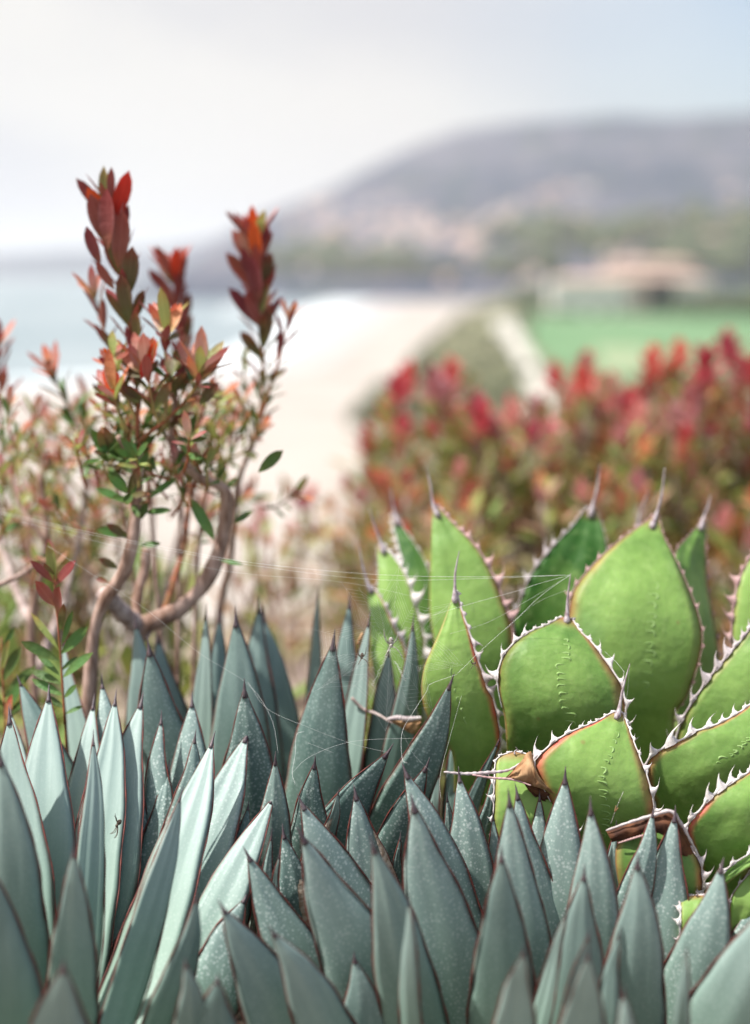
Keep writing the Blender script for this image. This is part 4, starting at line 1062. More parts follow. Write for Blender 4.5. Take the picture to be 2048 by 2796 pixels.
fill(SC, 21, (-20, 1190, 330, 1500), (1.62, 1.9), (70, 150), 54, pick((0, 1, GREEN), (0, 1, LIME), (0, 1, LIME), (.2, 1, PINK), (.5, 1, PINK)), tops=[PINK, ORANGE, LIME], nl=(5, 8))
fill(SC, 7, (-20, 1300, 200, 1640), (1.60, 1.8), (60, 120), 50, pick((0, 1, LIME), (0, 1, GREEN), (.5, 1, PINK)), tops=[PINK, LIME], nl=(5, 8))

SF = thing('red_tipped_shrub', (P(380, 2000, 2.0).x, P(380, 2000, 2.0).y, 0), 'soft leafy shrub filling the gap behind the curved branch, green with salmon shoots', 'shrub', 'red-tipped shrubs on the bluff')
g = SF.location
for ex, ey in ((180, 1330), (300, 1260), (420, 1300), (520, 1330), (600, 1290), (350, 1450), (480, 1480)):
    twig(SF, [Vector((g.x + random.uniform(-.06, .06), g.y, 0)), P(lerp(380, ex, .5), 1700, 2.0), P(ex, ey, random.uniform(1.9, 2.05))], .006, .0022, random.choice([M_BARK_GREY, M_BARK]), 'branch', 14)
fill(SF, 28, (60, 1240, 640, 1560), (1.88, 2.1), (80, 170), 60, pick((0, 1, GREEN), (0, 1, LIME), (.2, 1, PINK), (.0, 1, OLIVE)), tops=[PINK, ORANGE, LIME], nl=(5, 8))

SG = thing('red_tipped_shrub', (P(470, 2000, 1.66).x, P(470, 2000, 1.66).y, 0), 'fine-leaved salmon and lime shrub tangled with the upper branches of the nearest shrub', 'shrub', 'red-tipped shrubs on the bluff')
g = SG.location
for ex, ey in ((300, 1230), (400, 1250), (500, 1200), (580, 1260)):
    twig(SG, [Vector((g.x + random.uniform(-.04, .04), g.y, 0)), P(lerp(470, ex, .6), 1600, 1.66), P(ex, ey, random.uniform(1.58, 1.68))], .0042, .0018, M_BARK, 'branch', 14)
fill(SG, 13, (230, 1170, 470, 1400), (1.53, 1.68), (60, 130), 52, pick((0, 1, LIME), (0, 1, GREEN), (.1, 1, PINK), (0, 1, OLIVE)), tops=[PINK, ORANGE, LIME], nl=(5, 8))
fill(SG, 16, (440, 1170, 640, 1500), (1.56, 1.70), (60, 130), 52, pick((0, 1, GREEN), (0, 1, LIME), (.3, 1, PINK)), tops=[PINK, LIME, ORANGE], nl=(5, 8))

SD = thing('shrub_sprig', (P(185, 2050, 1.43).x, P(185, 2050, 1.43).y, 0), 'slender young sprig with paired green leaves and burgundy top leaves, in front of the trunk', 'shrub')
twig(SD, [Vector((SD.location.x, SD.location.y, 0)), P(182, 2050, 1.43), P(178, 1985, 1.42), P(172, 1890, 1.42), P(166, 1800, 1.42), P(158, 1700, 1.42), P(152, 1620, 1.42), P(148, 1570, 1.42)], .0018, .0010, M_STEM_RED, 'stem', 40)
for (x0, y0, x1, y1, kd, w_) in [(150, 1590, 132, 1478, LIME, .9), (152, 1598, 187, 1532, BURG, 1.45), (146, 1590, 88, 1530, BURG, 1.2), (150, 1655, 95, 1585, BURG, 1.35), (158, 1675, 166, 1600, BURG, 1.5), (150, 1570, 122, 1535, OLIVE, 1.2), (164, 1722, 176, 1660, OLIVE, 1.2),
        (160, 1775, 92, 1672, LIME, .7), (162, 1805, 58, 1752, GREEN, 1.0), (168, 1785, 240, 1710, GREEN, 1.2), (164, 1845, 100, 1780, GREEN, .9), (170, 1870, 82, 1822, GREEN, 1.15), (172, 1900, 84, 1850, GREEN, 1.15), (172, 1850, 246, 1780, GREEN, 1.1), (168, 1830, 212, 1790, GREEN, 1.3), (176, 1935, 128, 1902, GREEN, 1.2), (176, 1905, 205, 1870, GREEN, 1.3), (178, 1950, 220, 1925, GREEN, 1.2), (170, 1760, 196, 1670, GREEN, .7)]:
    b = P(x0, y0, 1.42); e = P(x1, y1, 1.41 + random.uniform(-.015, .015))
    put_leaf(SD, b, e-b, -FWD + Vector((random.uniform(-.5, .5), 0, .6)), (e-b).length, kd, w_)
SE = thing('shrub_sprig', (P(10, 2050, 1.5).x, P(10, 2050, 1.5).y, 0), 'short green sprig low at the left edge beside the slender one', 'shrub')
twig(SE, [Vector((SE.location.x, SE.location.y, 0)), P(14, 1990, 1.5), P(10, 1900, 1.5), P(6, 1820, 1.5), P(4, 1740, 1.5)], .0018, .001, M_STEM_RED, 'stem', 30)
for (x0, y0, x1, y1, kd, w_) in [(8, 1860, 65, 1765, GREEN, 1.0), (12, 1905, 80, 1820, GREEN, 1.1), (12, 1950, 58, 1850, GREEN, 1.0), (16, 1965, 70, 1905, GREEN, 1.1), (6, 1830, 30, 1745, LIME, .8), (8, 1880, -50, 1800, GREEN, 1.), (12, 1930, -40, 1870, GREEN, 1.), (5, 1780, 36, 1715, GREEN, .8), (16, 1985, 24, 1900, ORANGE, 1.1)]:
    b = P(x0, y0, 1.5); e = P(x1, y1, 1.48)
    put_leaf(SE, b, e-b, -FWD + Vector((random.uniform(-.5, .5), 0, .6)), (e-b).length, kd, w_)

# ------------------------------------------------------------------ the blurred hedge of shrubs behind
HM = {
    'crim': mat_twotone('head_crimson', (0.46, 0.14, 0.11), (0.66, 0.095, 0.110), (0.60, 0.105, 0.125), .5, .22),
    'oran': mat_twotone('head_orange', (0.44, 0.28, 0.13), (0.68, 0.22, 0.13), (0.62, 0.24, 0.15), .5, .22),
    'rose': mat_twotone('head_rose', (0.50, 0.27, 0.20), (0.66, 0.25, 0.25), (0.63, 0.28, 0.28), .5, .22),
}
HEAD = {}
for hk, hm in HM.items():
    for vi in range(3):
        V, Fc = [], []
        for i in range(17):
            a = i*2.39996 + vi; k = i/16
            sp = R(lerp(62, 8, k) + random.uniform(-7, 7)); h = lerp(0, .42, k)
            u = Vector((math.cos(a), math.sin(a), 0))
            dr = Vector((0, 0, 1))*math.cos(sp) + u*math.sin(sp); nm = Vector((0, 0, 1))*math.sin(sp) - u*math.cos(sp)
            x = dr.cross(nm).normalized(); y = dr.cross(x)
            L = lerp(.50, .58, k)*random.uniform(.85, 1.15)
            X = Matrix(((x.x*L, y.x*L, dr.x*L, 0), (x.y*L, y.y*L, dr.y*L, 0), (x.z*L, y.z*L, dr.z*L, h), (0, 0, 0, 1)))
            leaf_data(.22, .08, .35, 4, .5, V, Fc, X)
        HEAD[(hk, vi)] = mesh_from('leaf_head', V, Fc, hm)
FOL = [simple('foliage_green', (0.26, 0.34, 0.10), (0.15, 0.24, 0.06), 30, trans=.3), simple('foliage_khaki', (0.38, 0.33, 0.15), (0.30, 0.24, 0.12), 30, trans=.3), simple('foliage_rust', (0.50, 0.22, 0.10), (0.38, 0.28, 0.09), 30, trans=.3), simple('foliage_olive', (0.34, 0.34, 0.09), (0.20, 0.25, 0.06), 30, trans=.3), simple('foliage_pink', (0.46, 0.24, 0.19), (0.40, 0.29, 0.16), 30, trans=.3)]
def hedge_shrub(label, heads, d, nfol=240, fmix=(3, 3, 2, 4, 0), head_px=86, low=None, spread=.10, stems_extra=2, root=None):
    gx = sum(h[0] for h in heads)/len(heads)
    b = P(gx, 1600, d)
    t = thing('red_tipped_shrub', (b.x, b.y, 0), label, 'shrub', 'red-tipped shrubs on the bluff')
    t.location.z = ground_z(b.x, b.y); WM[t.name] = Matrix.Translation(t.location)
    V, Fc, mi = [], [], []
    ends = []
    for h in heads:
        dd = d + random.uniform(-.18, .18)
        e = P(h[0], h[1] + head_px*.45, dd); ends.append((e, h))
    for _ in range(stems_extra):
        e0, h = random.choice(ends); ends.append((e0 + Vector((random.uniform(-.08, .08), random.uniform(-.15, .15), -random.uniform(.05, .14))), None))
    for e, h in ends:
        p0 = t.location + Vector((random.uniform(-.05, .05), random.uniform(-.05, .05), -.01))
        m1 = p0.lerp(e, .4) + Vector((random.uniform(-.06, .06), random.uniform(-.06, .06), .02))
        m2 = p0.lerp(e, .75) + Vector((random.uniform(-.03, .03), random.uniform(-.03, .03), 0))
        m2.x = lerp(m2.x, e.x, .5)
        c = twig(t, [p0, m1, m2, e], .0055, .0022, random.choice([M_BARK_GREY, M_BARK]), 'stem', 14)
        for _i in range(int(nfol/len(ends))):
            k = random.uniform(.30, 1)**.8; j = min(13, int(k*14))
            p = c[j].lerp(c[j+1], k*14-j)
            up = (c[j+1]-c[j]).normalized()
            u = Matrix.Rotation(random.random()*6.28, 3, up) @ up.orthogonal().normalized()
            sp = R(random.uniform(30, 65)); dr = up*math.cos(sp)+u*math.sin(sp); nm = up*math.sin(sp)-u*math.cos(sp)
            x = dr.cross(nm).normalized(); y = dr.cross(x); L = random.uniform(.040, .066)
            p = p + u*random.uniform(0, .05) - t.location
            X = Matrix(((x.x*L, y.x*L, dr.x*L, p.x), (x.y*L, y.y*L, dr.y*L, p.y), (x.z*L, y.z*L, dr.z*L, p.z), (0, 0, 0, 1)))
            n0 = len(Fc); leaf_data(.16, .08, .3, 3, .5, V, Fc, X)
            mi += [random.choices(range(5), fmix)[0]]*(len(Fc)-n0)
        if h:
            kind = h[2] if len(h) > 2 else random.choice(['crim', 'crim', 'crim', 'rose', 'rose', 'oran'])
            s_ = head_px*(h[3] if len(h) > 3 else 1)*random.uniform(.9, 1.15)/F*d
            up = (e - c[-3]).normalized(); up = (up + Vector((0, 0, 1.2))).normalized()
            q = up.to_track_quat('Z', 'Y').to_matrix().to_4x4() @ Matrix.Rotation(random.random()*6.28, 4, 'Z')
            obj('leaf_head', HEAD[(kind, random.randrange(3))], t, Matrix.Translation(e - up*s_*.15) @ q @ Matrix.Scale(s_, 4))
    me = mesh_from('foliage', V, Fc, FOL)
    me.polygons.foreach_set('material_index', mi)
    obj('foliage', me, t, Matrix.Translation(t.location), 'stuff')
    return t
# ------------------------------------------------------------------ hedge
C_, O_, S_ = 'crim', 'oran', 'rose'
hedge = [
 ('leftmost tall clump of the blurred hedge, crimson heads at the edge of the pale beach', [(1083, 1052, C_, 1.15), (1110, 1022, C_, 1.0), (1045, 1100, C_, .8), (1002, 1180, C_, .9), (1141, 1240, O_, .8), (1062, 1135, S_, .6)], 3.9),
 ('hedge shrub with dusky red heads below the pale path', [(1190, 1045, S_, 1.0), (1234, 1010, C_, 1.0), (1220, 1080, S_, 1.1), (1263, 1165, S_, .9), (1250, 1250, O_, .7)], 3.9),
 ('low hedge shrub dipping between its taller neighbours', [(1300, 1085, C_, .75), (1320, 1140, C_, 1.0), (1290, 1180, S_, .9), (1350, 1200, O_, .8), (1355, 1150, S_, .8)], 3.7),
 ('rose-headed hedge shrub in the middle of the row', [(1394, 1125, S_, 1.0), (1420, 1190, S_, .9), (1475, 1110, S_, 1.15), (1500, 1190, S_, 1.1), (1455, 1160, C_, .8)], 3.8),
 ('hedge shrub with dark crimson spires against the green lawn', [(1516, 1010, C_, .8), (1598, 975, C_, 1.0), (1590, 1030, C_, .9), (1622, 1050, S_, 1.0), (1560, 1075, S_, .9)], 4.0),
 ('hedge shrub with a few pale rose heads right of the dark spires', [(1671, 1050, S_, 1.0), (1665, 1120, S_, .8), (1640, 1160, O_, .8), (1690, 1080, S_, .7)], 4.2),
 ('hedge shrub with one big glowing red head standing alone', [(1728, 1100, C_, 1.25), (1745, 1140, S_, 1.0), (1715, 1180, O_, .8), (1760, 1210, O_, .8)], 3.6),
 ('tall hedge shrub reaching up over the lawn', [(1785, 990, C_, 1.1), (1770, 1035, C_, .9), (1850, 960, C_, .95), (1815, 1060, S_, .9), (1830, 1010, O_, .8)], 4.1),
 ('hedge shrub with pinkish heads before the tallest one', [(1883, 1080, S_, 1.0), (1883, 1175, S_, 1.0), (1840, 1120, S_, .8), (1860, 1210, O_, .8)], 3.7),
 ('tallest hedge shrub at the right, dark green below its crimson heads', [(1924, 1002, C_, 1.15), (1945, 1055, C_, 1.0), (1989, 938, C_, 1.1), (1965, 1090, S_, 1.0), (1905, 1050, S_, .8)], 3.9),
 ('hedge shrub cut off by the right edge', [(2022, 1025, C_, 1.2), (2010, 1090, O_, 1.0), (2060, 1000, C_, 1.0), (2070, 1090, C_, 1.0), (2045, 1150, S_, .8)], 3.8),
 ('small shrub below the leftmost tall clump, orange-red heads over pale stems', [(1050, 1312, O_, .9), (985, 1330, S_, .7), (1085, 1360, O_, .8), (1110, 1290, O_, .7)], 3.2),
 ('knee-high shrub with orange heads just above the left spines of the green agave', [(1271, 1342, O_, 1.05), (1235, 1390, S_, .8), (1300, 1310, O_, .7), (1195, 1370, O_, .7)], 3.1),
 ('knee-high shrub with one orange-red head above the largest green leaf', [(1700, 1360, O_, 1.05), (1650, 1280, O_, .7), (1740, 1300, S_, .8), (1590, 1320, S_, .7), (1480, 1290, O_, .7)], 3.2),
 ('knee-high shrub by the right edge with soft red heads', [(2035, 1440, C_, .9), (1985, 1400, S_, .8), (1930, 1330, S_, .8), (2060, 1340, O_, .9)], 3.2),
]
for lab, heads, d in hedge:
    low = d < 3.3
    heads = heads + [(h[0] + random.uniform(-38, 38), h[1] + random.uniform(25, 130), random.choice([C_, S_, O_]), random.uniform(.55, .85)) for h in heads]
    d = 1.31 + (d - 1.31)*.66
    hedge_shrub(lab, heads, d, 300 if not low else 220, (2, 2, 3, 5, 1) if not low else (1, 2, 3, 4, 3), 118 if not low else 100)
near = [
 ('small half-bare shrub left of the green agave with two reddish heads', [(824, 1352, C_, .85), (850, 1330, S_, .7), (800, 1420, S_, .6), (870, 1420, O_, .6)], 2.7, (1, 1, 2, 3, 4), 70),
 ('half-bare shrub with grey-pink stems between the burgundy shoots and the green agave', [(945, 1300, S_, .7), (905, 1350, O_, .6), (965, 1390, S_, .7), (1000, 1420, O_, .6), (930, 1450, S_, .6)], 2.9, (1, 2, 2, 4, 4), 80),
 ('small twiggy shrub behind the curved branch of the nearest shrub', [(713, 1385, S_, .8), (690, 1440, S_, .7), (735, 1450, O_, .6), (650, 1420, O_, .6)], 2.5, (2, 1, 2, 3, 5), 60),
 ('pale pinkish shrub seen through the twigs at the left', [(30, 1260, S_, .7), (110, 1215, S_, .7), (190, 1240, O_, .6), (60, 1330, S_, .7), (260, 1290, S_, .7), (150, 1330, O_, .6)], 2.2, (3, 1, 1, 3, 6), 330),
]
for lab, heads, d, fm, nf in near:
    hedge_shrub(lab, heads, d, nf, fm, 88, stems_extra=4)
# low ground cover behind the agaves
def ground_cover():
    V, Fc, mi = [], [], []
    for _ in range(7600):
        y = random.uniform(1.75, 6.5); x = random.uniform(-.30, .34)*y
        if y > bluff_edge(x) - .1: continue
        dens = noise.noise(Vector((x*1.8, y*1.8, 4)))
        if dens < -.02 and y > 2.2 and x > -.12*y: continue
        z = ground_z(x, y) + random.uniform(0, .16)*(1 if x > -.12*y else 1.9)
        a = random.random()*6.28; sp = R(random.uniform(10, 75))
        u = Vector((math.cos(a), math.sin(a), 0)); dr = Vector((0, 0, 1))*math.cos(sp)+u*math.sin(sp); nm = Vector((0, 0, 1))*math.sin(sp)-u*math.cos(sp)
        xx = dr.cross(nm).normalized(); yy = dr.cross(xx); L = random.uniform(.05, .10)
        X = Matrix(((xx.x*L, yy.x*L, dr.x*L, x), (xx.y*L, yy.y*L, dr.y*L, y), (xx.z*L, yy.z*L, dr.z*L, z), (0, 0, 0, 1)))
        n0 = len(Fc); leaf_data(.17, .1, .3, 3, .5, V, Fc, X)
        mi += [random.choices((0, 1, 2, 3, 4), (5, 1, 0, 6, 0))[0]]*(len(Fc)-n0)
    me = mesh_from('ground_cover', V, Fc, FOL); me.polygons.foreach_set('material_index', mi)
    obj('ground_cover', me, kind='stuff')
ground_cover()

# ------------------------------------------------------------------ far buildings and woods
M_WALL_W = simple('white_render', (0.84, 0.81, 0.77), (0.78, 0.74, 0.69), 0.3, .9)
M_WALL_P = simple('pink_render', (0.78, 0.58, 0.51), (0.70, 0.51, 0.44), 0.3, .9)
M_ROOF = simple('terracotta_roof', (0.60, 0.43, 0.36), (0.52, 0.35, 0.29), 0.5, .9)
M_GLASS = simple('window_glass', (0.06, 0.08, 0.10), (0.09, 0.11, 0.13), 1, .15, .6)
def box(V, Fc, x0, x1, y0, y1, z0, z1):
    b = len(V)
    V += [Vector((x, y, z)) for z in (z0, z1) for (x, y) in ((x0, y0), (x1, y0), (x1, y1), (x0, y1))]
    Fc += [(b, b+3, b+2, b+1), (b+4, b+5, b+6, b+7)] + [(b+i, b+(i+1) % 4, b+4+(i+1) % 4, b+4+i) for i in range(4)]
def building(name, label, loc, w, dp, h, wall, roof_h, windows, group=None):
    t = thing(name, loc, label, 'building' if name != 'house' else 'house', group)
    V, Fc = [], []; box(V, Fc, -w/2, w/2, 0, dp, -3, h)
    obj('wall', mesh_from('wall', V, Fc, wall, False), t, wm(t))
    o_ = .5
    V = [Vector(p) for p in ((-w/2-o_, -o_, h+.01), (w/2+o_, -o_, h+.01), (w/2+o_, dp+o_, h+.01), (-w/2-o_, dp+o_, h+.01), (-w/2+dp*.45, dp/2, h+roof_h), (w/2-dp*.45, dp/2, h+roof_h))]
    obj('roof', mesh_from('roof', V, [(0, 1, 5, 4), (1, 2, 5), (2, 3, 4, 5), (3, 0, 4), (3, 2, 1, 0)], M_ROOF, False), t, wm(t))
    nx_, nz_ = windows
    V, Fc = [], []; box(V, Fc, -.8, .8, -.12, .1, 0, 1.9)
    me = mesh_from('window', V, Fc, M_GLASS, False)
    for i in range(nx_):
        for j in range(nz_):
            obj('window', me, t, wm(t) @ Matrix.Translation((-w/2 + w*(i+.5)/nx_, 0, 1.2 + j*(h-1)/nz_)))
    return t
GH = 'hotel blocks beyond the lawn'
for (x, y, w, h, wall, lab) in [(1300, 694, 36, 16, M_WALL_W, 'low white wing at the left end of the pink hotel beyond the lawn'), (1398, 693, 38, 17, M_WALL_P, 'pink main block of the hotel beyond the lawn, under a terracotta roof'), (1495, 693, 32, 16, M_WALL_W, 'white right wing of the pink hotel beyond the lawn'), (1430, 682, 48, 24, M_WALL_P, 'taller pink rear block rising behind the hotel front')]:
    b = on_plane(*D(x, y), -20)
    building('hotel', lab, b, w, 16, h, wall, 2.6, (8, 3 if h < 14 else 4), GH)
b = on_plane(*D(1100, 634), -24.0)
building('beach_house', 'single white house at the far end of the beach', b, 62, 24, 32, M_WALL_W, 5, (8, 4))
def hill_pt(x, y, name, d):
    # place on a hill sheet along the line of sight, so it really stands on the slope
    import mathutils
    o = bpy.data.objects[name]; dirn = (P(*D(x, y), 1) - CAM).normalized()
    hit, loc, nn, idx = o.ray_cast(CAM, dirn)
    return loc if hit else None
houses = [(1235, 430, 'headland', M_WALL_P, 'pink house high on the grey headland'), (1190, 442, 'headland', M_WALL_P, 'second pink house on the headland, just left of the high one'), (1285, 425, 'headland', M_WALL_W, 'pale house on the headland right of the pink pair'),
          (930, 520, 'headland', M_WALL_W, 'lone pale house low on the seaward end of the headland'), (1010, 500, 'headland', M_WALL_P, 'pink house on the seaward slope above the tree belt'), (1090, 540, 'headland', M_WALL_W, 'pale house above the far end of the beach'),
          (1150, 560, 'headland', M_WALL_W, 'white house low on the headland behind the beach end'), (1340, 545, 'coastal_slope', M_WALL_W, 'pale house on the near slope left of the hotel roofs'), (1420, 540, 'coastal_slope', M_WALL_P, 'pink house on the near slope above the hotel'),
          (1510, 520, 'coastal_slope', M_WALL_W, 'white house on the near slope above the right wing'), (1600, 490, 'coastal_slope', M_WALL_W, 'large pale house high at the right edge of the slope'), (1640, 505, 'coastal_slope', M_WALL_W, 'pale house at the very right edge of the slope'), (1570, 540, 'coastal_slope', M_WALL_P, 'pink house between the hotel and the right edge')]
for i, (x, y, hn, wall, lab) in enumerate(houses):
    bpy.context.view_layer.update() if i == 0 else None
    p = hill_pt(x, y, hn, 0)
    if p is None: continue
    k = p.y/1000
    building('house', lab, p, 9*k + 8, 12, 3.4*k + 4, wall, 3, (4, 2), 'houses on the hills behind the beach')
def woods():
    V, Fc, mi = [], [], []
    base = bmesh.new(); bmesh.ops.create_icosphere(base, subdivisions=1, radius=1)
    bv = [v.co.copy() for v in base.verts]; bf = [tuple(v.index for v in f.verts) for f in base.faces]; base.free()
    def crown(p, r):
        b = len(V)
        for c in bv: V.append(Vector((p.x + c.x*r*random.uniform(.8, 1.2), p.y + c.y*r, p.z + r*.75 + c.z*r*random.uniform(.7, 1.1))))
        Fc.extend([(b+a_, b+b_, b+c_) for a_, b_, c_ in bf]); mi.extend([random.randrange(2)]*len(bf))
    for _ in range(150):
        y = random.uniform(690, 940); x = lerp(1020 - (y-690)*1.02, 1180, random.random()**1.6)
        crown(on_plane(*D(x, y), -20), random.uniform(.5, 1.6))
    for _ in range(190):
        x = random.uniform(1140, 1290); y = random.uniform(585, 690); crown(on_plane(*D(x, max(636, y)), -20), random.uniform(3, 7))
    for _ in range(220):
        x = random.uniform(1500, 2000); y = random.uniform(645, 700); crown(on_plane(*D(x, y), -20), random.uniform(3, 7))
    for _ in range(70):
        x = random.uniform(1130, 1700); y = random.uniform(690, 697); crown(on_plane(*D(x, y), -20), random.uniform(1.5, 2.6))
    for _ in range(520):
        x = random.uniform(560, 1660); y = random.uniform(480, 610)
        p = hill_pt(x, y, 'coastal_slope', 0)
        if p is not None and noise.noise(Vector((p.x*.006, p.y*.006, 3))) > -.12: crown(p, random.uniform(7, 15))
    me = mesh_from('wood', V, Fc, [simple('dark_crowns', (0.055, 0.075, 0.040), (0.09, 0.11, 0.055), .15, .95), simple('olive_crowns', (0.11, 0.125, 0.07), (0.075, 0.09, 0.05), .15, .95)], False)
    me.polygons.foreach_set('material_index', mi)
    obj('wood', me, kind='stuff')
woods()
def town():
    # the pale scatter of houses that covers the lower slopes: too far and too many to tell apart
    V, Fc, mi = [], [], []
    for _ in range(190):
        x = random.uniform(640, 1652); y = random.gauss(530, 38)
        p = hill_pt(x, y, 'headland' if random.random() < .7 else 'coastal_slope', 0)
        if p is None: continue
        k = p.y/1000; w = random.uniform(5, 11)*k; h = random.uniform(3, 5)*k; n0 = len(Fc)
        V0 = len(V); box(V, Fc, p.x-w/2, p.x+w/2, p.y-4, p.y+8, p.z-4, p.z+h)
        b = len(V)
        V += [Vector(q) for q in ((p.x-w*.55, p.y-5, p.z+h), (p.x+w*.55, p.y-5, p.z+h), (p.x+w*.55, p.y+9, p.z+h), (p.x-w*.55, p.y+9, p.z+h), (p.x-w*.3, p.y+2, p.z+h*1.5), (p.x+w*.3, p.y+2, p.z+h*1.5))]
        mi += [random.choice((0, 0, 1))]*6
        Fc += [(b, b+1, b+5, b+4), (b+1, b+2, b+5), (b+2, b+3, b+4, b+5), (b+3, b, b+4)]; mi += [2]*4
    me = mesh_from('town', V, Fc, [M_WALL_W, M_WALL_P, M_ROOF], False); me.polygons.foreach_set('material_index', mi)
    obj('town', me, kind='stuff')
town()

# ------------------------------------------------------------------ spiders, silk, insects, twig
M_SPID = simple('spider_silver', (0.62, 0.60, 0.55), (0.16, 0.13, 0.10), 900.0, .5)
M_SPID_D = simple('spider_dark', (0.07, 0.05, 0.04), (0.20, 0.15, 0.11), 700.0, .5)
def ball(c, rx, ry, rz, parent, name, mat, M3=None):
    bm = bmesh.new(); bmesh.ops.create_uvsphere(bm, u_segments=12, v_segments=8, radius=1)
    v = [Vector((p.co.x*rx, p.co.y*ry, p.co.z*rz)) for p in bm.verts]
    if M3: v = [M3 @ q for q in v]
    f = [tuple(w.index for w in ff.verts) for ff in bm.faces]; bm.free()
    return obj(name, mesh_from(name, v, f, mat), parent, Matrix.Translation(c))
def spider(label, x, y, d, s, legs, rot, mats, name='spider'):
    c = P(x, y, d); px = d/F
    t = thing(name, c, label, 'spider' if name == 'spider' else 'insect')
    r3 = Matrix.Rotation(R(rot), 3, FWD)
    upv = r3 @ UP
    ball(c + upv*7*px*s, 7.5*px*s, 5*px*s, 11*px*s, t, 'abdomen', mats[0], r3)
    ball(c - upv*6*px*s, 5*px*s, 4*px*s, 6*px*s, t, 'head', mats[1], r3)
    for (pts) in legs:
        p3 = [P(x + a*s, y + b*s, d - .001*k) for k, (a, b) in enumerate(pts)]
        cc = catmull(p3, 10); o0 = cc[0].copy()
        v_, f_ = tube_data(relto(cc, o0), lambda k: lerp(1.35, .75, k)*px*s**.5, 5)
        obj('leg', mesh_from('leg', v_, f_, mats[1]), t, Matrix.Translation(o0))
    return t
LEGS = [[(-3, 4), (-14, -6), (-19, -22), (-20, -38)], [(-2, 4), (-10, -6), (-16, -18), (-19, -30)], [(3, 4), (13, -8), (18, -24), (19, -42)], [(2, 4), (10, -5), (16, -16), (19, -30)],
        [(3, 8), (14, 14), (26, 28), (33, 44)], [(3, 8), (12, 12), (22, 22), (30, 38)], [(-3, 8), (-9, 20), (-13, 30), (-18, 36)], [(-3, 8), (-6, 18), (-12, 26), (-16, 34)]]
spider('larger silver and black spider hanging head-down in its web between the blue and green agaves', 1068, 1757, 1.312, 1.0, LEGS, 0, (M_SPID, M_SPID))
spider('smaller pale brown spider with crossed legs in the web left of the silver one', 988, 1793, 1.315, .62, LEGS, 8, (M_SPID_D, M_SPID_D))
spider('tiny reddish spider on the red edge of the left green leaf', 1293, 1812, 1.335, .42, LEGS, 80, (M_SPID_D, M_SPID_D))
spider('dark long-legged insect clinging to the sunlit leaf at the left', 322, 2250, 1.298, .85, [[(-2, 6), (-8, 14), (-14, 24), (-26, 32)], [(-1, 6), (-5, 16), (-9, 26), (-22, 32)], [(0, 8), (-2, 20), (-4, 32), (-12, 46)], [(0, 8), (0, 20), (-2, 34), (-8, 44)], [(-2, -6), (-6, -14), (-8, -24), (-9, -34)], [(-1, -6), (-4, -14), (-6, -22), (-12, -26)]], 35, (M_SPID_D, M_SPID_D), 'insect')
WEB = thing('spider_web', P(1068, 1757, 1.318), 'fine spider web strung from the middle green agave spine across to the shrub', 'web')
def strand(pts, r=.00013, name='strand', n=None):
    r *= .56
    c = catmull([P(*p) for p in pts], n or 6*len(pts)); o0 = c[0].copy()
    v_, f_ = tube_data(relto(c, o0), r, 4)
    return obj(name, mesh_from(name, v_, f_, M_SILK), WEB, Matrix.Translation(o0))
SP = (1557, 1570, 1.352)
for pts, r in [
    ([(-20, 1392, 1.42), (240, 1452, 1.40), (480, 1500, 1.385), (700, 1538, 1.37), (1016, 1568, 1.362), (1300, 1575, 1.357), SP], .00017),
    ([(-20, 1398, 1.42), (240, 1458, 1.40), (480, 1506, 1.385), (700, 1545, 1.37), (1016, 1582, 1.362), (1300, 1580, 1.357), SP], .00014),
    ([(60, 1425, 1.41), (320, 1492, 1.40), (620, 1560, 1.38), (940, 1590, 1.365), (1180, 1640, 1.355)], .00010),
    ([SP, (1470, 1594, 1.352), (1410, 1614, 1.352), (1280, 1650, 1.35), (1180, 1680, 1.35)], .00015),
    ([SP, (1480, 1624, 1.345), (1410, 1690, 1.34), (1320, 1770, 1.335), (1246, 1842, 1.33)], .00015),
    ([SP, (1440, 1640, 1.348), (1330, 1700, 1.345), (1230, 1730, 1.34)], .00009),
    ([(1549, 1610, 1.352), (1462, 1648, 1.35), (1380, 1720, 1.345)], .00008),
    ([(1246, 1842, 1.328), (1175, 1868, 1.325), (1165, 1888, 1.32), (1128, 1945, 1.31), (1098, 2000, 1.30), (1098, 2070, 1.28), (1112, 2084, 1.262)], .00017),
    ([(130, 1490, 1.40), (270, 1580, 1.39), (400, 1665, 1.38), (540, 1780, 1.375), (677, 1868, 1.37), (740, 1960, 1.34), (760, 2056, 1.292)], .00012),
    ([(677, 1862, 1.37), (730, 1935, 1.35), (840, 1985, 1.33), (960, 2030, 1.32), (1060, 2055, 1.315)], .00010),
    ([(830, 1998, 1.32), (810, 2006, 1.32), (806, 2060, 1.31), (798, 2110, 1.30), (806, 2142, 1.27)], .00016),
    ([(798, 2110, 1.30), (840, 2070, 1.305), (920, 2035, 1.31), (1000, 2020, 1.312), (1130, 2016, 1.312)], .00012),
    ([(840, 2028, 1.31), (912, 2056, 1.31)], .00010),
    ([(1260, 1900, 1.33), (1235, 1990, 1.32), (1208, 2090, 1.30), (1200, 2140, 1.29), (1204, 2180, 1.28)], .00011),
    ([(1098, 1998, 1.30), (1130, 2060, 1.30), (1180, 2110, 1.30)], .00009),
    ([(1652, 1780, 1.352), (1680, 1805, 1.345), (1706, 1836, 1.322)], .00015),
    ([(1720, 1815, 1.318), (1712, 1900, 1.325), (1700, 1985, 1.312)], .00008),
]: strand(pts, r)
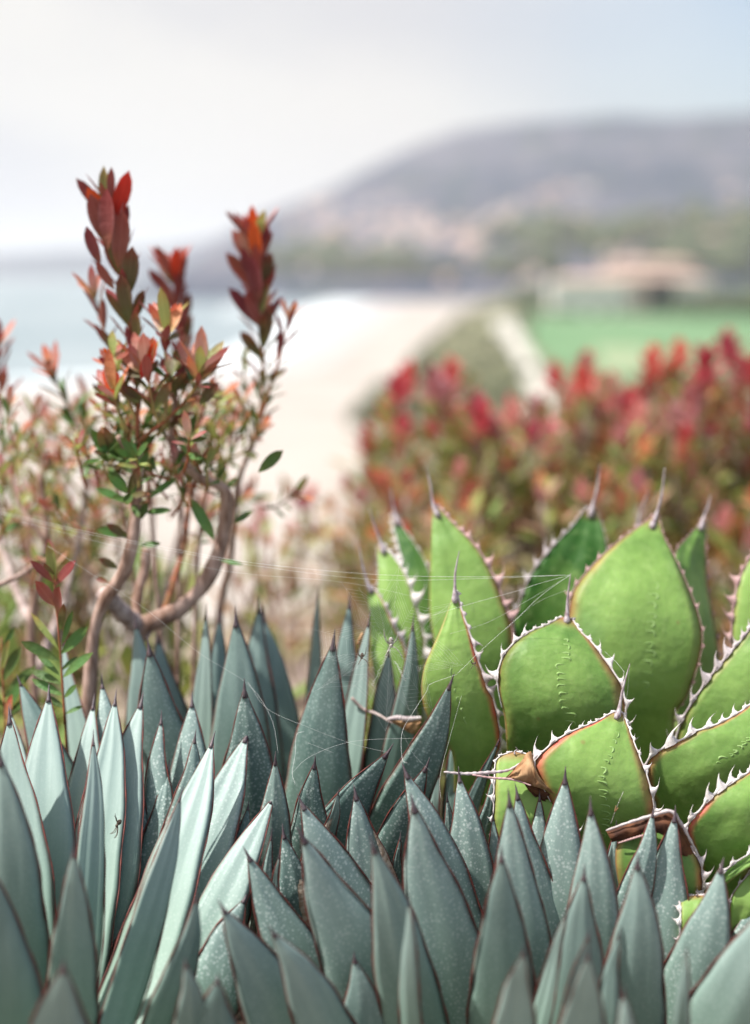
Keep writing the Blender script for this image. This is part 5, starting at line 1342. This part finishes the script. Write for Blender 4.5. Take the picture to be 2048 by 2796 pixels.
# the orb: spokes and the spiral
spk = []
for i in range(22):
    a = i*2*math.pi/22 + .1*math.sin(i*5); l = 190 + 60*math.sin(i*2.3)
    e = (1062 + math.cos(a)*l*.95, 1775 + math.sin(a)*l, 1.318 + .012*math.cos(a))
    spk.append(e); strand([(1064, 1775, 1.318), e], .000055, 'strand', 6)
V, Fc = [], []; o0 = P(1064, 1775, 1.318)
for rr in [k*.055 + .2 for k in range(14)]:
    for i in range(22):
        if random.random() < .18: continue
        e, g_ = spk[i], spk[(i+1) % 22]
        A = [lerp(q, w_, rr + .02*math.sin(i*3)) for q, w_ in zip((1064, 1775, 1.318), e)]; B_ = [lerp(q, w_, rr + .02*math.sin(i*3+3)) for q, w_ in zip((1064, 1775, 1.318), g_)]
        tube_data([P(*A)-o0, P(*B_)-o0], .000042, 3, V, Fc, False)
obj('spiral', mesh_from('spiral', V, Fc, M_SILK), WEB, Matrix.Translation(o0), 'stuff')
for (x0, y0, x1, y1, wd) in [(1058, 1786, 1016, 1872, 5), (1080, 1805, 1106, 1858, 5)]:
    zz = []
    for k in range(26):
        t = k/25; zz.append((lerp(x0, x1, t) + wd*(1 if k % 2 else -1)*random.uniform(.5, 1.2), lerp(y0, y1, t) + random.uniform(-2, 2), 1.317))
    strand(zz, .00022, 'zigzag_band', 60)
tw = thing('dead_twig', P(985, 1925, 1.46), 'thin grey dead twig lying among the blue leaves below the spider', 'twig')
twig(tw, [(960, 1905, 1.455), (990, 1935, 1.455), (1030, 1950, 1.45), (1070, 1972, 1.44), (1110, 1978, 1.43)], .0018, .0011, M_BARK_GREY, 'stem')
dl = thing('dead_leaf', P(1110, 1970, 1.435), 'shrivelled pale-edged brown leaf tip at the end of the grey twig', 'leaf')
crumple('blade', ([(1062, 1966, 1.435), (1090, 1958, 1.433), (1120, 1966, 1.433), (1152, 1960, 1.435)], [(1080, 1978, 1.435), (1100, 1990, 1.433), (1125, 2004, 1.433), (1145, 1995, 1.435)]), 1.43, dl, M_DRY)
edge_strip(dl, 'margin', [(1058, 1964, 1.432), (1085, 1960, 1.43), (1110, 1964, 1.43), (1150, 1960, 1.432)], .0028, M_HORN)
gs = thing('grass_blade', P(1665, 2235, 1.30), 'dry wisp of grass seed leaning on the front green leaf', 'grass')
twig(gs, [(1668, 2250, 1.275), (1680, 2215, 1.268), (1692, 2185, 1.266), (1702, 2162, 1.268)], .00035, .0002, M_SPID, 'stalk')
for (a, b) in [(1682, 2200), (1688, 2206), (1680, 2212)]:
    twig(gs, [(1680, 2215, 1.268), (a, b, 1.266)], .0008, .0003, M_DRY, 'seed')
cp = thing('dry_leaf_bit', P(985, 1740, 1.45), 'orange-brown curl of dead leaf stuck to the pale upright blade left of the spider', 'leaf')
twig(cp, [(978, 1758, 1.438), (984, 1742, 1.436), (990, 1728, 1.438)], .0016, .0012, M_DRY, 'curl')

# ------------------------------------------------------------------ sea air
V, Fc = [], []; box(V, Fc, -20000, 20000, -300, 20000, -27.5, 350)
mh = bpy.data.materials.new('sea_haze'); mh.use_nodes = True; t_ = mh.node_tree; t_.nodes.clear()
ov = t_.nodes.new('ShaderNodeOutputMaterial'); pv = t_.nodes.new('ShaderNodeVolumePrincipled')
pv.inputs['Color'].default_value = (0.96, 0.96, 0.985, 1); pv.inputs['Density'].default_value = 0.000125; pv.inputs['Anisotropy'].default_value = 0.2
t_.links.new(pv.outputs[0], ov.inputs['Volume'])
obj('haze', mesh_from('haze', V, Fc, mh, False), kind='stuff')
